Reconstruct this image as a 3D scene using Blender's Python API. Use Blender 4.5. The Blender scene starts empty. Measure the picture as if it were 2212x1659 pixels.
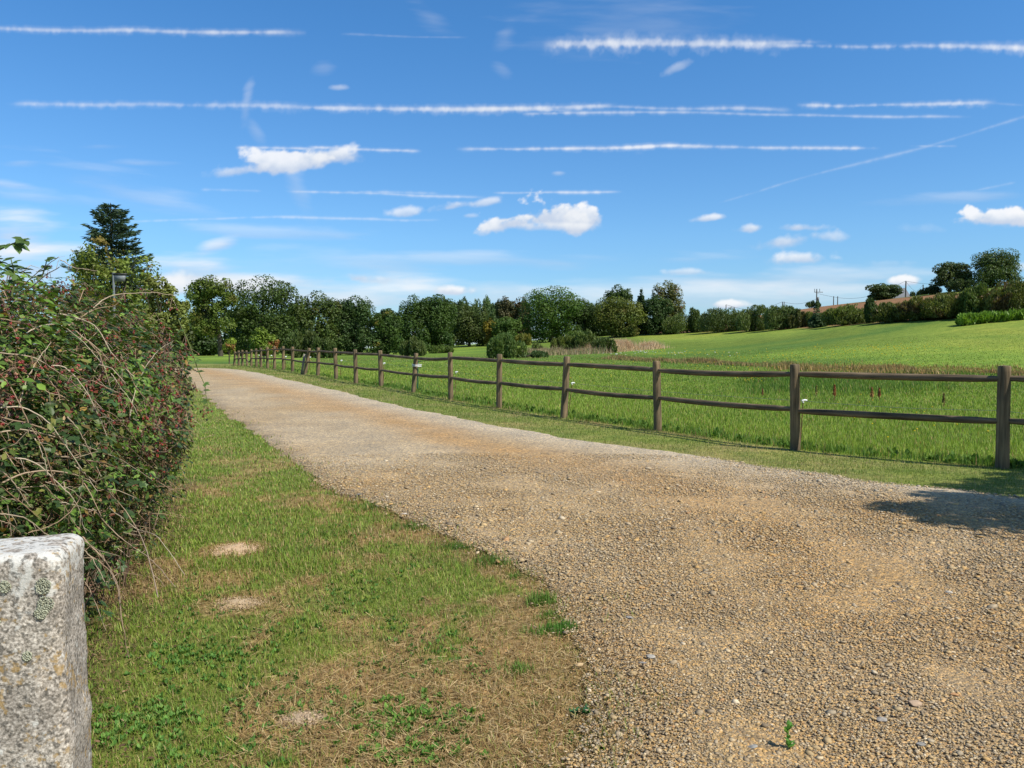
import bpy, math, random
import numpy as np
from mathutils import Vector, Matrix
S = bpy.context.scene
COL = S.collection
R = math.radians
RNG = np.random.default_rng(7)
random.seed(7)

# ------------------------------------------------------------------ camera
# picture measures below are in a 2212 x 1659 frame of the photograph
F, CX, CY, HOR, HC = 1671.0, 1106.0, 829.5, 751.0, 1.53
PITCH = math.atan((CY - HOR) / F)
cam = bpy.data.objects.new('camera', bpy.data.cameras.new('camera'))
COL.objects.link(cam)
cam.location = (0, 0, HC)
cam.rotation_euler = (math.pi / 2 - PITCH, 0, 0)
cam.data.sensor_width = 36
cam.data.lens = F / 2212 * 36
cam.data.clip_start = 0.05
cam.data.clip_end = 6000
S.camera = cam
S.view_settings.view_transform = 'Standard'
S.view_settings.look = 'None'
S.view_settings.exposure = 0.30
S.view_settings.gamma = 1.0

# ------------------------------------------------------------------ sun
SUN_EL, SUN_TO = 50.0, (0.845, -0.535)          # direction towards the sun on the ground plane
sl = bpy.data.lights.new('sun', 'SUN')
sl.energy = 4.9
sl.angle = R(0.55)
sl.color = (1.0, 0.955, 0.87)
so = bpy.data.objects.new('sun', sl)
COL.objects.link(so)
ce, se = math.cos(R(SUN_EL)), math.sin(R(SUN_EL))
sdir = Vector((SUN_TO[0] * ce, SUN_TO[1] * ce, se)).normalized()
so.rotation_euler = sdir.to_track_quat('Z', 'Y').to_euler()
so.location = (20, -10, 30)

def ray(px, py):
    u, v = (px - CX) / F, -(py - CY) / F
    c, s = math.cos(PITCH), math.sin(PITCH)
    return np.array([u, c + v * s, -s + v * c])

def at(px, py, Y):
    d = ray(px, py)
    return np.array([0, 0, HC]) + d * (Y / d[1])

def UV(px, py):
    d = ray(px, py)
    return d[0] / d[1], d[2] / d[1]

CLOUD_E = .85
SKY_TINT, SKY_SAT, SKY_STR = (.43, .755, 1.03, 1), 1.0, .127
# ------------------------------------------------------------------ world: sky, clouds, contrails
w = bpy.data.worlds.new("World"); S.world = w; w.use_nodes = True
nt = w.node_tree; nt.nodes.clear()
N, L = nt.nodes, nt.links
def nn(tree, t, **kw):
    n = tree.nodes.new(t)
    for k, v in kw.items(): setattr(n, k, v)
    return n
def mth(tree, op, a, b=None, c=None, clamp=False):
    n = nn(tree, 'ShaderNodeMath', operation=op); n.use_clamp = clamp
    for i, x in enumerate((a, b, c)):
        if x is None: continue
        if isinstance(x, (int, float)): n.inputs[i].default_value = x
        else: tree.links.new(x, n.inputs[i])
    return n.outputs[0]
def smooth(tree, x, lo, hi):
    n = nn(tree, 'ShaderNodeMapRange', interpolation_type='SMOOTHSTEP')
    n.inputs[3].default_value = 0; n.inputs[4].default_value = 1
    for i, q in ((0, x), (1, lo), (2, hi)):
        if isinstance(q, (int, float)): n.inputs[i].default_value = q
        else: tree.links.new(q, n.inputs[i])
    return n.outputs[0]
sky = N.new('ShaderNodeTexSky'); sky.sky_type = 'NISHITA'; sky.sun_disc = False
sky.sun_elevation = R(SUN_EL)
sky.sun_rotation = math.atan2(SUN_TO[0], SUN_TO[1])
sky.air_density = 1.0; sky.dust_density = 0.15; sky.ozone_density = 2.0; sky.altitude = 50
hs = N.new('ShaderNodeMix'); hs.data_type = 'RGBA'; hs.blend_type = 'MULTIPLY'; hs.inputs[0].default_value = 1.0
dt = N.new('ShaderNodeVectorMath'); dt.operation = 'DOT_PRODUCT'; dt.inputs[1].default_value = tuple(sdir)
tcs = N.new('ShaderNodeTexCoord'); L.new(tcs.outputs['Generated'], dt.inputs[0])          # the sky is whiter on the sun's side
sm = smooth(nt, dt.outputs['Value'], .30, .80); ti = N.new('ShaderNodeMix'); ti.data_type = 'RGBA'; L.new(sm, ti.inputs[0]); ti.inputs[6].default_value = SKY_TINT; ti.inputs[7].default_value = (1.0, .93, .84, 1)
L.new(ti.outputs[2], hs.inputs[7])
L.new(sky.outputs[0], hs.inputs[6])
gm = N.new('ShaderNodeHueSaturation'); gm.inputs['Saturation'].default_value = SKY_SAT; L.new(hs.outputs[2], gm.inputs['Color'])
tc = N.new('ShaderNodeTexCoord'); sz = N.new('ShaderNodeSeparateXYZ'); L.new(tc.outputs['Generated'], sz.inputs[0])
rz = N.new('ShaderNodeValToRGB'); L.new(sz.outputs[2], rz.inputs[0]); e_ = rz.color_ramp.elements; e_[0].position = 0; e_[0].color = (1.06, .82, .80, 1); e_[1].position = .38; e_[1].color = (.84, .99, 1.02, 1)
q_ = e_.new(.14); q_.color = (1.10, .98, .94, 1)
m2 = N.new('ShaderNodeMix'); m2.data_type = 'RGBA'; m2.blend_type = 'MULTIPLY'; m2.inputs[0].default_value = 1.0; L.new(gm.outputs[0], m2.inputs[6]); L.new(rz.outputs[0], m2.inputs[7])
bg = N.new('ShaderNodeBackground'); bg.inputs[1].default_value = SKY_STR
wo = N.new('ShaderNodeOutputWorld')
L.new(m2.outputs[2], bg.inputs[0]); L.new(bg.outputs[0], wo.inputs[0])
# ------------------------------------------------------------------ noise and terrain
def _h(ix, iy, iz, s):
    n = (ix * 374761393 + iy * 668265263 + iz * 2147483647 + s * 1274126177) & 0xffffffff
    n = ((n ^ (n >> 13)) * 1274126177) & 0xffffffff
    return ((n ^ (n >> 16)) & 0xffffff) / float(0xffffff)
def vn(x, y, z=None, s=0):
    x = np.asarray(x, float); y = np.asarray(y, float); z = np.zeros_like(x) if z is None else np.asarray(z, float)
    ix, iy, iz = (np.floor(q).astype(np.int64) for q in (x, y, z))
    fx, fy, fz = x - ix, y - iy, z - iz
    fx, fy, fz = (q * q * (3 - 2 * q) for q in (fx, fy, fz))
    r = 0
    for a in (0, 1):
        for b in (0, 1):
            for c in (0, 1):
                r = r + _h(ix + a, iy + b, iz + c, s) * (fx if a else 1 - fx) * (fy if b else 1 - fy) * (fz if c else 1 - fz)
    return r
def fbm(x, y, z=None, s=0, o=3):
    r, a, t = 0, 1.0, 0
    for i in range(o):
        f = 2.0 ** i
        r = r + a * vn(np.asarray(x) * f, np.asarray(y) * f, None if z is None else np.asarray(z) * f, s + i * 17); t += a; a *= .5
    return r / t
def sstep(x, a, b):
    t = np.clip((np.asarray(x, float) - a) / (b - a), 0, 1); return t * t * (3 - 2 * t)

CP = []
for y in (-60, -20, -5, 3, 8, 14):
    for x in (-30, -15, -6, 0, 6, 14, 26): CP.append((x, y, 0))
for x, y, z in ((-6,22,.08),(-5,29,.17),(-14,29,.15),(-9,37,.22),(-15,45,.26),(-30,45,.2),(-20,58,.18),(-24,66,.1),(-50,66,0),(-50,30,0),(8,30,.05),(20,30,.0),(0,45,.2),
                (-120,0,0),(120,0,3),(-150,120,-1),(60,-40,0),(60,30,0.2),(90,60,4)): CP.append((x, y, z))
for px, py, d in ((2212,805,46),(1700,800,48),(1400,786,60),(1100,775,75),(900,767,108),(700,770,108),(477,770,108),(2212,760,60),(2212,720,76),(2212,682,92),
                  (1900,697,105),(1900,745,76),(1900,780,57),(1750,708,120),(1750,750,86),(1750,782,60),(1600,714,140),(1600,750,100),(1460,718,158),(1460,745,115),(1460,770,80),
                  (1330,725,160),(1330,748,120),(1330,765,92),(1200,737,160),(1200,760,110),(1070,742,155),(1070,765,105),(950,754,145),(850,764,130),(600,768,130),
                  (1720,670,230),(1800,659,230),(1900,649,235),(2000,641,235),(1945,646,262),(2090,628,200),(2212,611,180),(2500,590,170),(2500,660,92),(1600,690,230),(1400,720,230),(1200,742,250),(800,753,250),(400,756,250)):
    p = at(px, py, d); CP.append(tuple(p))
for x, y, z in ((0,500,2),(-300,500,-3),(300,500,16),(150,400,17),(600,300,10),(-400,0,-3),(500,0,6),(0,-300,0),(0,1500,-5),(-1500,800,-8),(1500,800,4),(1500,-300,0),(-1500,-300,-5)): CP.append((x, y, z))
CP = np.array(CP)
def _k(r2): return 0.5 * r2 * np.log(r2 + 1e-9)
SCL = 100.0
_P = CP[:, :2] / SCL
_K = _k(((_P[:, None] - _P[None]) ** 2).sum(-1)) + np.eye(len(_P)) * 2e-5
_A = np.block([[_K, np.c_[np.ones(len(_P)), _P]], [np.c_[np.ones(len(_P)), _P].T, np.zeros((3, 3))]])
_w = np.linalg.solve(_A, np.r_[CP[:, 2], 0, 0, 0])
def height(x, y):
    x = np.asarray(x, float); y = np.asarray(y, float); sh_ = np.broadcast(x, y).shape
    q = np.stack([np.broadcast_to(x, sh_).ravel(), np.broadcast_to(y, sh_).ravel()], 1) / SCL
    out = np.empty(len(q))
    for i in range(0, len(q), 60000):
        c = q[i:i + 60000]
        out[i:i + 60000] = _k(((c[:, None] - _P[None]) ** 2).sum(-1)) @ _w[:-3] + _w[-3] + c @ _w[-2:]
    near = np.clip((q[:, 1] * SCL - 9) / 8, 0, 1) * 1.0       # level around the camera
    right = sstep(q[:, 0] * SCL, 14, 26)
    m = np.maximum(near, right)
    return (out * m).reshape(sh_)
def h1(x, y): return float(height(np.array([x]), np.array([y]))[0])
def ground(px, py, tmax=400):
    d = ray(px, py); d = d / d[1]
    ts = np.concatenate([np.arange(1.5, 60, .25), np.arange(60, tmax, 1.0)])
    P = np.array([0, 0, HC])[None] + ts[:, None] * d[None]
    g = P[:, 2] - height(P[:, 0], P[:, 1])
    k = np.argmax(g <= 0)
    if g[k] > 0: k = len(ts) - 1
    if k == 0: return P[0]
    f = g[k - 1] / (g[k - 1] - g[k] + 1e-9)
    t = ts[k - 1] + f * (ts[k] - ts[k - 1])
    p = np.array([0, 0, HC]) + t * d
    return p

# ------------------------------------------------------------------ mesh helpers
class Acc:
    def __init__(s): s.v, s.f, s.c, s.n = [], {}, [], 0
    def add(s, v, f, c=None):
        v = np.asarray(v, float).reshape(-1, 3); f = np.asarray(f, np.int64)
        s.v.append(v); s.f.setdefault(f.shape[1], []).append(f + s.n)
        c = np.array([.5, .5, .5]) if c is None else np.asarray(c, float)
        s.c.append(np.broadcast_to(c, (len(v), 3)).copy()); s.n += len(v)
    def stamp(s, pv, pf, pos, M, c):
        """pv (m,3) prototype, pos (N,3), M (N,3,3) columns = local axes scaled, c (N,3)"""
        v = np.einsum('nij,mj->nmi', M, pv) + pos[:, None]
        n, m = len(pos), len(pv)
        f = (np.asarray(pf)[None] + (np.arange(n) * m)[:, None, None]).reshape(-1, np.asarray(pf).shape[1])
        s.add(v.reshape(-1, 3), f, np.repeat(c, m, 0))
    def tube(s, pts, rad, sides=6, c=None, cap=True):
        pts = np.asarray(pts, float); n = len(pts)
        rad = np.broadcast_to(np.asarray(rad, float), (n,))
        T = np.gradient(pts, axis=0); T /= np.linalg.norm(T, axis=1)[:, None] + 1e-9
        ref = np.array([0, 0, 1.0]) if abs(T[0][2]) < .9 else np.array([1.0, 0, 0])
        A = np.cross(T, ref); A /= np.linalg.norm(A, axis=1)[:, None] + 1e-9
        B = np.cross(T, A)
        an = np.arange(sides) * 2 * math.pi / sides
        ring = pts[:, None] + rad[:, None, None] * (np.cos(an)[None, :, None] * A[:, None] + np.sin(an)[None, :, None] * B[:, None])
        i = np.arange(n - 1)[:, None] * sides; j = np.arange(sides)[None]; k = (j + 1) % sides
        f = np.stack([i + j, i + k, i + sides + k, i + sides + j], -1).reshape(-1, 4)
        s.add(ring.reshape(-1, 3), f[:, ::-1], c)
        if cap:
            for b, rev in ((0, 0), (n - 1, 1)):
                v = np.vstack([ring[b], pts[b]]); q = np.stack([np.arange(sides), (np.arange(sides) + 1) % sides, np.full(sides, sides)], 1)
                s.add(v, q if not rev else q[:, ::-1], c)
    def box(s, lo, hi, c=None):
        x0, y0, z0 = lo; x1, y1, z1 = hi
        v = [(x0,y0,z0),(x1,y0,z0),(x1,y1,z0),(x0,y1,z0),(x0,y0,z1),(x1,y0,z1),(x1,y1,z1),(x0,y1,z1)]
        s.add(v, [(0,3,2,1),(4,5,6,7),(0,1,5,4),(1,2,6,5),(2,3,7,6),(3,0,4,7)], c)
    def build(s, name, mat, parent=None, smooth=False):
        V = np.concatenate(s.v).astype(np.float32); C_ = np.concatenate(s.c)
        me = bpy.data.meshes.new(name)
        me.vertices.add(len(V)); me.vertices.foreach_set('co', V.ravel())
        loops, starts, tot = [], [], 0
        for k, fl in s.f.items():
            q = np.concatenate(fl); loops.append(q.ravel()); starts.append(tot + np.arange(len(q)) * k); tot += q.size
        lp = np.concatenate(loops).astype(np.int32); st = np.concatenate(starts).astype(np.int32)
        me.loops.add(len(lp)); me.loops.foreach_set('vertex_index', lp)
        me.polygons.add(len(st)); me.polygons.foreach_set('loop_start', st)
        if smooth: me.polygons.foreach_set('use_smooth', np.ones(len(st), bool))
        ca = me.color_attributes.new('Col', 'FLOAT_COLOR', 'POINT')
        ca.data.foreach_set('color', np.c_[C_, np.ones(len(C_))].astype(np.float32).ravel())
        me.update(calc_edges=True); me.validate()
        me.materials.append(mat)
        o = bpy.data.objects.new(name, me); COL.objects.link(o)
        if parent is not None: o.parent = parent
        return o
def tag(o, label=None, cat=None, group=None, kind=None):
    if label: o['label'] = label
    if cat: o['category'] = cat
    if group: o['group'] = group
    if kind: o['kind'] = kind
    return o
def thing(name, label, cat, loc=(0, 0, 0), rz=0, group=None):
    o = bpy.data.objects.new(name, None); COL.objects.link(o)
    o.location = [float(q) for q in loc]; o.rotation_euler = (0, 0, rz); o.empty_display_size = .2
    return tag(o, label, cat, group)
def frames(nrm, spin, sc):
    """rotation*scale matrices whose third column is nrm, spun about it"""
    nrm = nrm / (np.linalg.norm(nrm, axis=1)[:, None] + 1e-9)
    ref = np.where(np.abs(nrm[:, 2:3]) < .95, np.array([[0, 0, 1.0]]), np.array([[1.0, 0, 0]]))
    a = np.cross(ref, nrm); a /= np.linalg.norm(a, axis=1)[:, None] + 1e-9
    b = np.cross(nrm, a)
    c, s_ = np.cos(spin)[:, None], np.sin(spin)[:, None]
    x, y = a * c + b * s_, b * c - a * s_
    sc = np.asarray(sc, float)
    if sc.ndim == 1: sc = np.repeat(sc[:, None], 3, 1)
    return np.stack([x * sc[:, 0:1], y * sc[:, 1:2], nrm * sc[:, 2:3]], -1)
def rdir(n, rng):
    v = rng.normal(size=(n, 3)); return v / np.linalg.norm(v, axis=1)[:, None]

# ------------------------------------------------------------------ materials
def mat_base(name):
    m = bpy.data.materials.new(name); m.use_nodes = True
    t = m.node_tree; p = t.nodes['Principled BSDF']; return m, t, p
def attr(t):
    a = t.nodes.new('ShaderNodeAttribute'); a.attribute_name = 'Col'; return a.outputs['Color']
def leaf_mat(name, trans=.3, rough=.5, spec=.3, boost=(1.25, 1.3, .6)):
    m, t, p = mat_base(name)
    c = attr(t); t.links.new(c, p.inputs['Base Color']); p.inputs['Roughness'].default_value = rough
    p.inputs['Specular IOR Level'].default_value = spec
    tr = t.nodes.new('ShaderNodeBsdfTranslucent')
    vm = t.nodes.new('ShaderNodeVectorMath'); vm.operation = 'MULTIPLY'; t.links.new(c, vm.inputs[0]); vm.inputs[1].default_value = boost
    t.links.new(vm.outputs[0], tr.inputs[0])
    mx = t.nodes.new('ShaderNodeMixShader'); mx.inputs[0].default_value = trans
    t.links.new(p.outputs[0], mx.inputs[1]); t.links.new(tr.outputs[0], mx.inputs[2])
    t.links.new(mx.outputs[0], t.nodes['Material Output'].inputs[0])
    return m
def tex(t, typ, scale, detail=None, vec=None, **kw):
    n = t.nodes.new(typ); n.inputs['Scale'].default_value = scale
    if detail is not None and 'Detail' in n.inputs: n.inputs['Detail'].default_value = detail
    if vec is not None: t.links.new(vec, n.inputs['Vector'])
    return n
def pos_vec(t, mul=(1, 1, 1), obj=False):
    if obj:
        g = t.nodes.new('ShaderNodeTexCoord'); o = g.outputs['Object']
    else:
        g = t.nodes.new('ShaderNodeNewGeometry'); o = g.outputs['Position']
    v = t.nodes.new('ShaderNodeVectorMath'); v.operation = 'MULTIPLY'; t.links.new(o, v.inputs[0]); v.inputs[1].default_value = mul
    return v.outputs[0]
def ramp(t, x, stops):
    r = t.nodes.new('ShaderNodeValToRGB'); e = r.color_ramp.elements
    while len(e) < len(stops): e.new(.5)
    for q, (p_, c) in zip(e, stops): q.position = p_; q.color = (*c, 1)
    t.links.new(x, r.inputs[0]); return r.outputs[0]
def mixc(t, f, a, b, mode='MIX'):
    m = t.nodes.new('ShaderNodeMix'); m.data_type = 'RGBA'; m.blend_type = mode
    for i, q in ((0, f), (6, a), (7, b)):
        if isinstance(q, (int, float)): m.inputs[i].default_value = q
        elif isinstance(q, tuple): m.inputs[i].default_value = (*q, 1)
        else: t.links.new(q, m.inputs[i])
    return m.outputs[2]
def bump(t, p, hgt, strength, dist):
    b = t.nodes.new('ShaderNodeBump'); b.inputs['Strength'].default_value = strength; b.inputs['Distance'].default_value = dist
    t.links.new(hgt, b.inputs['Height']); t.links.new(b.outputs[0], p.inputs['Normal'])

M_leaf = leaf_mat('tree_leaves', .28, .55, .25)
M_needle = leaf_mat('conifer_needles', .12, .6, .2)
M_gloss = leaf_mat('hedge_leaves', .25, .45, .28)
M_grass = leaf_mat('grass_blades', .35, .55, .25, (1.2, 1.25, .7))
M_dry = leaf_mat('dry_stalks', .2, .8, .1, (1, 1, 1))
def m_ground():
    m, t, p = mat_base('grassland'); c = attr(t)
    n1 = tex(t, 'ShaderNodeTexNoise', 1.0, 4, pos_vec(t, (14, 14, 14)))
    n2 = tex(t, 'ShaderNodeTexNoise', 1.0, 5, pos_vec(t, (1.6, 3.2, 1)))
    n3 = tex(t, 'ShaderNodeTexNoise', 1.0, 4, pos_vec(t, (.18, .5, .2)))
    k = mixc(t, 1.0, c, ramp(t, n1.outputs[0], [(.3, (.62, .64, .6)), (.7, (1.36, 1.33, 1.3))]), 'MULTIPLY')
    k = mixc(t, 1.0, k, ramp(t, n2.outputs[0], [(.32, (.72, .8, .75)), (.68, (1.28, 1.2, 1.2))]), 'MULTIPLY')
    k = mixc(t, 1.0, k, ramp(t, n3.outputs[0], [(.3, (.84, .9, .85)), (.7, (1.18, 1.1, 1.1))]), 'MULTIPLY')
    t.links.new(k, p.inputs['Base Color']); p.inputs['Roughness'].default_value = .95; p.inputs['Specular IOR Level'].default_value = .1
    bump(t, p, n1.outputs[0], .7, .04); return m
M_ground = m_ground()
def m_gravel():
    m, t, p = mat_base('gravel'); c = attr(t)
    pv = pos_vec(t)
    wob = tex(t, 'ShaderNodeTexNoise', 60, 2, pv)
    add = t.nodes.new('ShaderNodeVectorMath'); add.operation = 'MULTIPLY_ADD'
    t.links.new(wob.outputs[1], add.inputs[0]); add.inputs[1].default_value = (.012, .012, .012); t.links.new(pv, add.inputs[2])
    v1 = tex(t, 'ShaderNodeTexVoronoi', 62, None, add.outputs[0])
    v2 = tex(t, 'ShaderNodeTexVoronoi', 26, None, add.outputs[0])
    sx = t.nodes.new('ShaderNodeSeparateColor'); t.links.new(v1.outputs['Color'], sx.inputs[0])
    sx2 = t.nodes.new('ShaderNodeSeparateColor'); t.links.new(v2.outputs['Color'], sx2.inputs[0])
    st = [(0, (.42, .42, .45)), (.2, (.66, .66, .68)), (.45, (.95, .9, .84)), (.7, (1.2, 1.12, .95)), (.88, (1.35, 1.15, .8)), (1, (1.55, 1.5, 1.42))]
    k = mixc(t, 1.0, c, ramp(t, sx.outputs[0], st), 'MULTIPLY')
    k = mixc(t, .55, k, mixc(t, 1.0, k, ramp(t, sx2.outputs[1], [(0, (.6, .6, .62)), (.5, (1, 1, 1)), (1, (1.35, 1.25, 1.1))]), 'MULTIPLY'))
    n3 = tex(t, 'ShaderNodeTexNoise', 1.0, 5, pos_vec(t, (1.1, 1.1, 1)))
    k = mixc(t, 1.0, k, ramp(t, n3.outputs[0], [(.3, (.86, .86, .86)), (.7, (1.12, 1.1, 1.06))]), 'MULTIPLY')
    t.links.new(k, p.inputs['Base Color']); p.inputs['Roughness'].default_value = .9; p.inputs['Specular IOR Level'].default_value = .2
    hg = mth(t, 'ADD', mth(t, 'MULTIPLY', v1.outputs['Distance'], -1.0), mth(t, 'MULTIPLY', sx.outputs[1], .5))
    bump(t, p, hg, .8, .012); return m
M_gravel = m_gravel()
def m_stone_chip():
    m, t, p = mat_base('stone_chips'); c = attr(t)
    n = tex(t, 'ShaderNodeTexNoise', 90, 3, pos_vec(t))
    k = mixc(t, 1.0, c, ramp(t, n.outputs[0], [(.3, (.78, .78, .78)), (.7, (1.2, 1.18, 1.15))]), 'MULTIPLY')
    t.links.new(k, p.inputs['Base Color']); p.inputs['Roughness'].default_value = .85; p.inputs['Specular IOR Level'].default_value = .25
    return m
M_chip = m_stone_chip()
def m_wood(name, dark, light, stretch=(30, 30, 2.0)):
    m, t, p = mat_base(name)
    n = tex(t, 'ShaderNodeTexNoise', 1, 5, pos_vec(t, stretch, True))
    n2 = tex(t, 'ShaderNodeTexNoise', 2.3, 3, pos_vec(t, (1, 1, 1)))
    k = ramp(t, n.outputs[0], [(.3, dark), (.72, light)])
    k = mixc(t, 1.0, k, ramp(t, n2.outputs[0], [(.3, (.7, .72, .72)), (.7, (1.3, 1.22, 1.12))]), 'MULTIPLY')
    t.links.new(k, p.inputs['Base Color']); p.inputs['Roughness'].default_value = .85; p.inputs['Specular IOR Level'].default_value = .2
    bump(t, p, n.outputs[0], .5, .01); return m
M_post = m_wood('weathered_post_wood', (.075, .055, .034), (.235, .178, .108))
M_rail = m_wood('weathered_rail_wood', (.062, .046, .030), (.21, .158, .102), (2.0, 30, 30))
M_bark = m_wood('bark', (.035, .03, .022), (.11, .095, .07), (6, 6, 1.5))
M_greywood = m_wood('grey_wood', (.18, .16, .13), (.34, .31, .26))
def m_plain(name, col, rough=.6, spec=.3):
    m, t, p = mat_base(name)
    n = tex(t, 'ShaderNodeTexNoise', 20, 3, pos_vec(t, (1, 1, 1), True))
    k = mixc(t, 1.0, tuple(col), ramp(t, n.outputs[0], [(.3, (.85, .85, .85)), (.7, (1.12, 1.12, 1.12))]), 'MULTIPLY')
    t.links.new(k, p.inputs['Base Color']); p.inputs['Roughness'].default_value = rough; p.inputs['Specular IOR Level'].default_value = spec
    return m
def m_granite():
    m, t, p = mat_base('lichened_granite'); v = pos_vec(t)
    fine = tex(t, 'ShaderNodeTexNoise', 170, 4, v); mid = tex(t, 'ShaderNodeTexNoise', 38, 5, v); big = tex(t, 'ShaderNodeTexNoise', 7, 4, v)
    ls = tex(t, 'ShaderNodeTexNoise', 75, 5, v)
    k = ramp(t, fine.outputs[0], [(.30, (.11, .098, .082)), (.43, (.245, .22, .19)), (.55, (.37, .335, .295)), (.68, (.56, .52, .465))])
    k = mixc(t, 1.0, k, ramp(t, big.outputs[0], [(.3, (.74, .72, .7)), (.7, (1.22, 1.2, 1.16))]), 'MULTIPLY')
    # grey-white crust, strongest on upward faces
    g = t.nodes.new('ShaderNodeNewGeometry'); sz = t.nodes.new('ShaderNodeSeparateXYZ'); t.links.new(g.outputs['Normal'], sz.inputs[0])
    sp_ = t.nodes.new('ShaderNodeSeparateXYZ'); t.links.new(g.outputs['Position'], sp_.inputs[0])
    up = smooth(t, sp_.outputs[2], .97, 1.08)
    wf = mth(t, 'ADD', mid.outputs[0], mth(t, 'MULTIPLY', up, .2))
    k = mixc(t, mth(t, 'MULTIPLY', smooth(t, wf, .60, .70), .8), k, (.56, .55, .51))
    dk = mth(t, 'MULTIPLY', smooth(t, ls.outputs[0], .55, .63), .62)
    k = mixc(t, dk, k, (.055, .052, .045))
    # ochre lichen flecks
    oc = tex(t, 'ShaderNodeTexNoise', 62, 5, v); oc2 = tex(t, 'ShaderNodeTexNoise', 9.0, 3, v)
    of = mth(t, 'MULTIPLY', smooth(t, mth(t, 'ADD', oc.outputs[0], mth(t, 'MULTIPLY', oc2.outputs[0], .5)), .83, .94), .6)
    k = mixc(t, of, k, (.34, .21, .055))
    t.links.new(k, p.inputs['Base Color']); p.inputs['Roughness'].default_value = .95; p.inputs['Specular IOR Level'].default_value = .15
    hg = mth(t, 'ADD', mth(t, 'MULTIPLY', fine.outputs[0], .5), mid.outputs[0])
    bump(t, p, hg, .55, .007); return m
M_granite = m_granite()
M_lichen = m_plain('pale_green_lichen', (.40, .41, .30), .95, .05)
M_white = m_plain('white_plastic', (.75, .75, .74), .4)
M_rust = m_plain('rusty_steel', (.13, .055, .03), .8)
M_green_st = m_plain('green_painted_steel', (.02, .09, .05), .4)
M_wire = m_plain('dark_wire', (.03, .03, .035), .5)
M_slate = m_plain('slate', (.17, .175, .185), .75, .1)
M_weed = leaf_mat('weed_leaves', .32, .6, .12)
M_wall = m_plain('render_wall', (.55, .5, .42), .9)
M_window = m_plain('window_glass', (.03, .035, .04), .15, .6)
M_greymetal = m_plain('grey_painted_metal', (.16, .18, .19), .5)
M_pole = m_wood('pole_wood', (.08, .07, .06), (.16, .14, .12))
def m_berry():
    m, t, p = mat_base('berry'); t.links.new(attr(t), p.inputs['Base Color']); p.inputs['Roughness'].default_value = .3; p.inputs['Specular IOR Level'].default_value = .5
    return m
M_berry = m_berry()
M_twig = leaf_mat('twigs', 0.0, .85, .15)


# ------------------------------------------------------------------ contrails and clouds on a distant sky shell
TR = [  # x0,y0,x1,y1, half width, strength, puff
 (-60,60,670,67,6.5,.5,2.2),(730,68,1020,79,3.2,.16,1),(560,72,665,70,6,.12,1),(1165,93,1720,96,15,.72,3.2),(1240,90,1800,90,7,.4,2.5),(1640,91,2290,106,8.5,.62,2.2),
 (5,217,700,231,8,.45,2.0),(620,228,1260,237,6.5,.55,3.2),(950,238,1340,222,7,.6,3.0),(1230,225,1720,231,5.5,.4,2.6),(1120,239,1470,242,4.6,.5,3),
 (1380,239,2110,248,4,.38,1.6),(1715,227,2160,218,6,.6,2.6),(2120,222,2280,230,4,.15,1),
 (505,319,700,320,4.2,.55,1.5),(660,318,915,320,4.6,.7,2.0),(980,322,1560,319,5.5,.85,2.0),(1450,319,1910,322,5,.65,1.6),(1960,318,2070,318,3.2,.3,1),
 (610,417,1060,422,3.6,.38,1.3),(700,417,960,417,4.5,.3,1.5),(1060,419,1350,414,3.4,.5,1.2),
 (270,477,600,469,3.4,.32,1.2),(555,469,960,477,3.8,.36,1.2),(1530,446,2270,236,4.0,.19,0.5),(2060,424,2200,394,4,.17,.8),(430,410,570,412,3,.15,.8),(790,552,960,551,4,.12,.8)]
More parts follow.
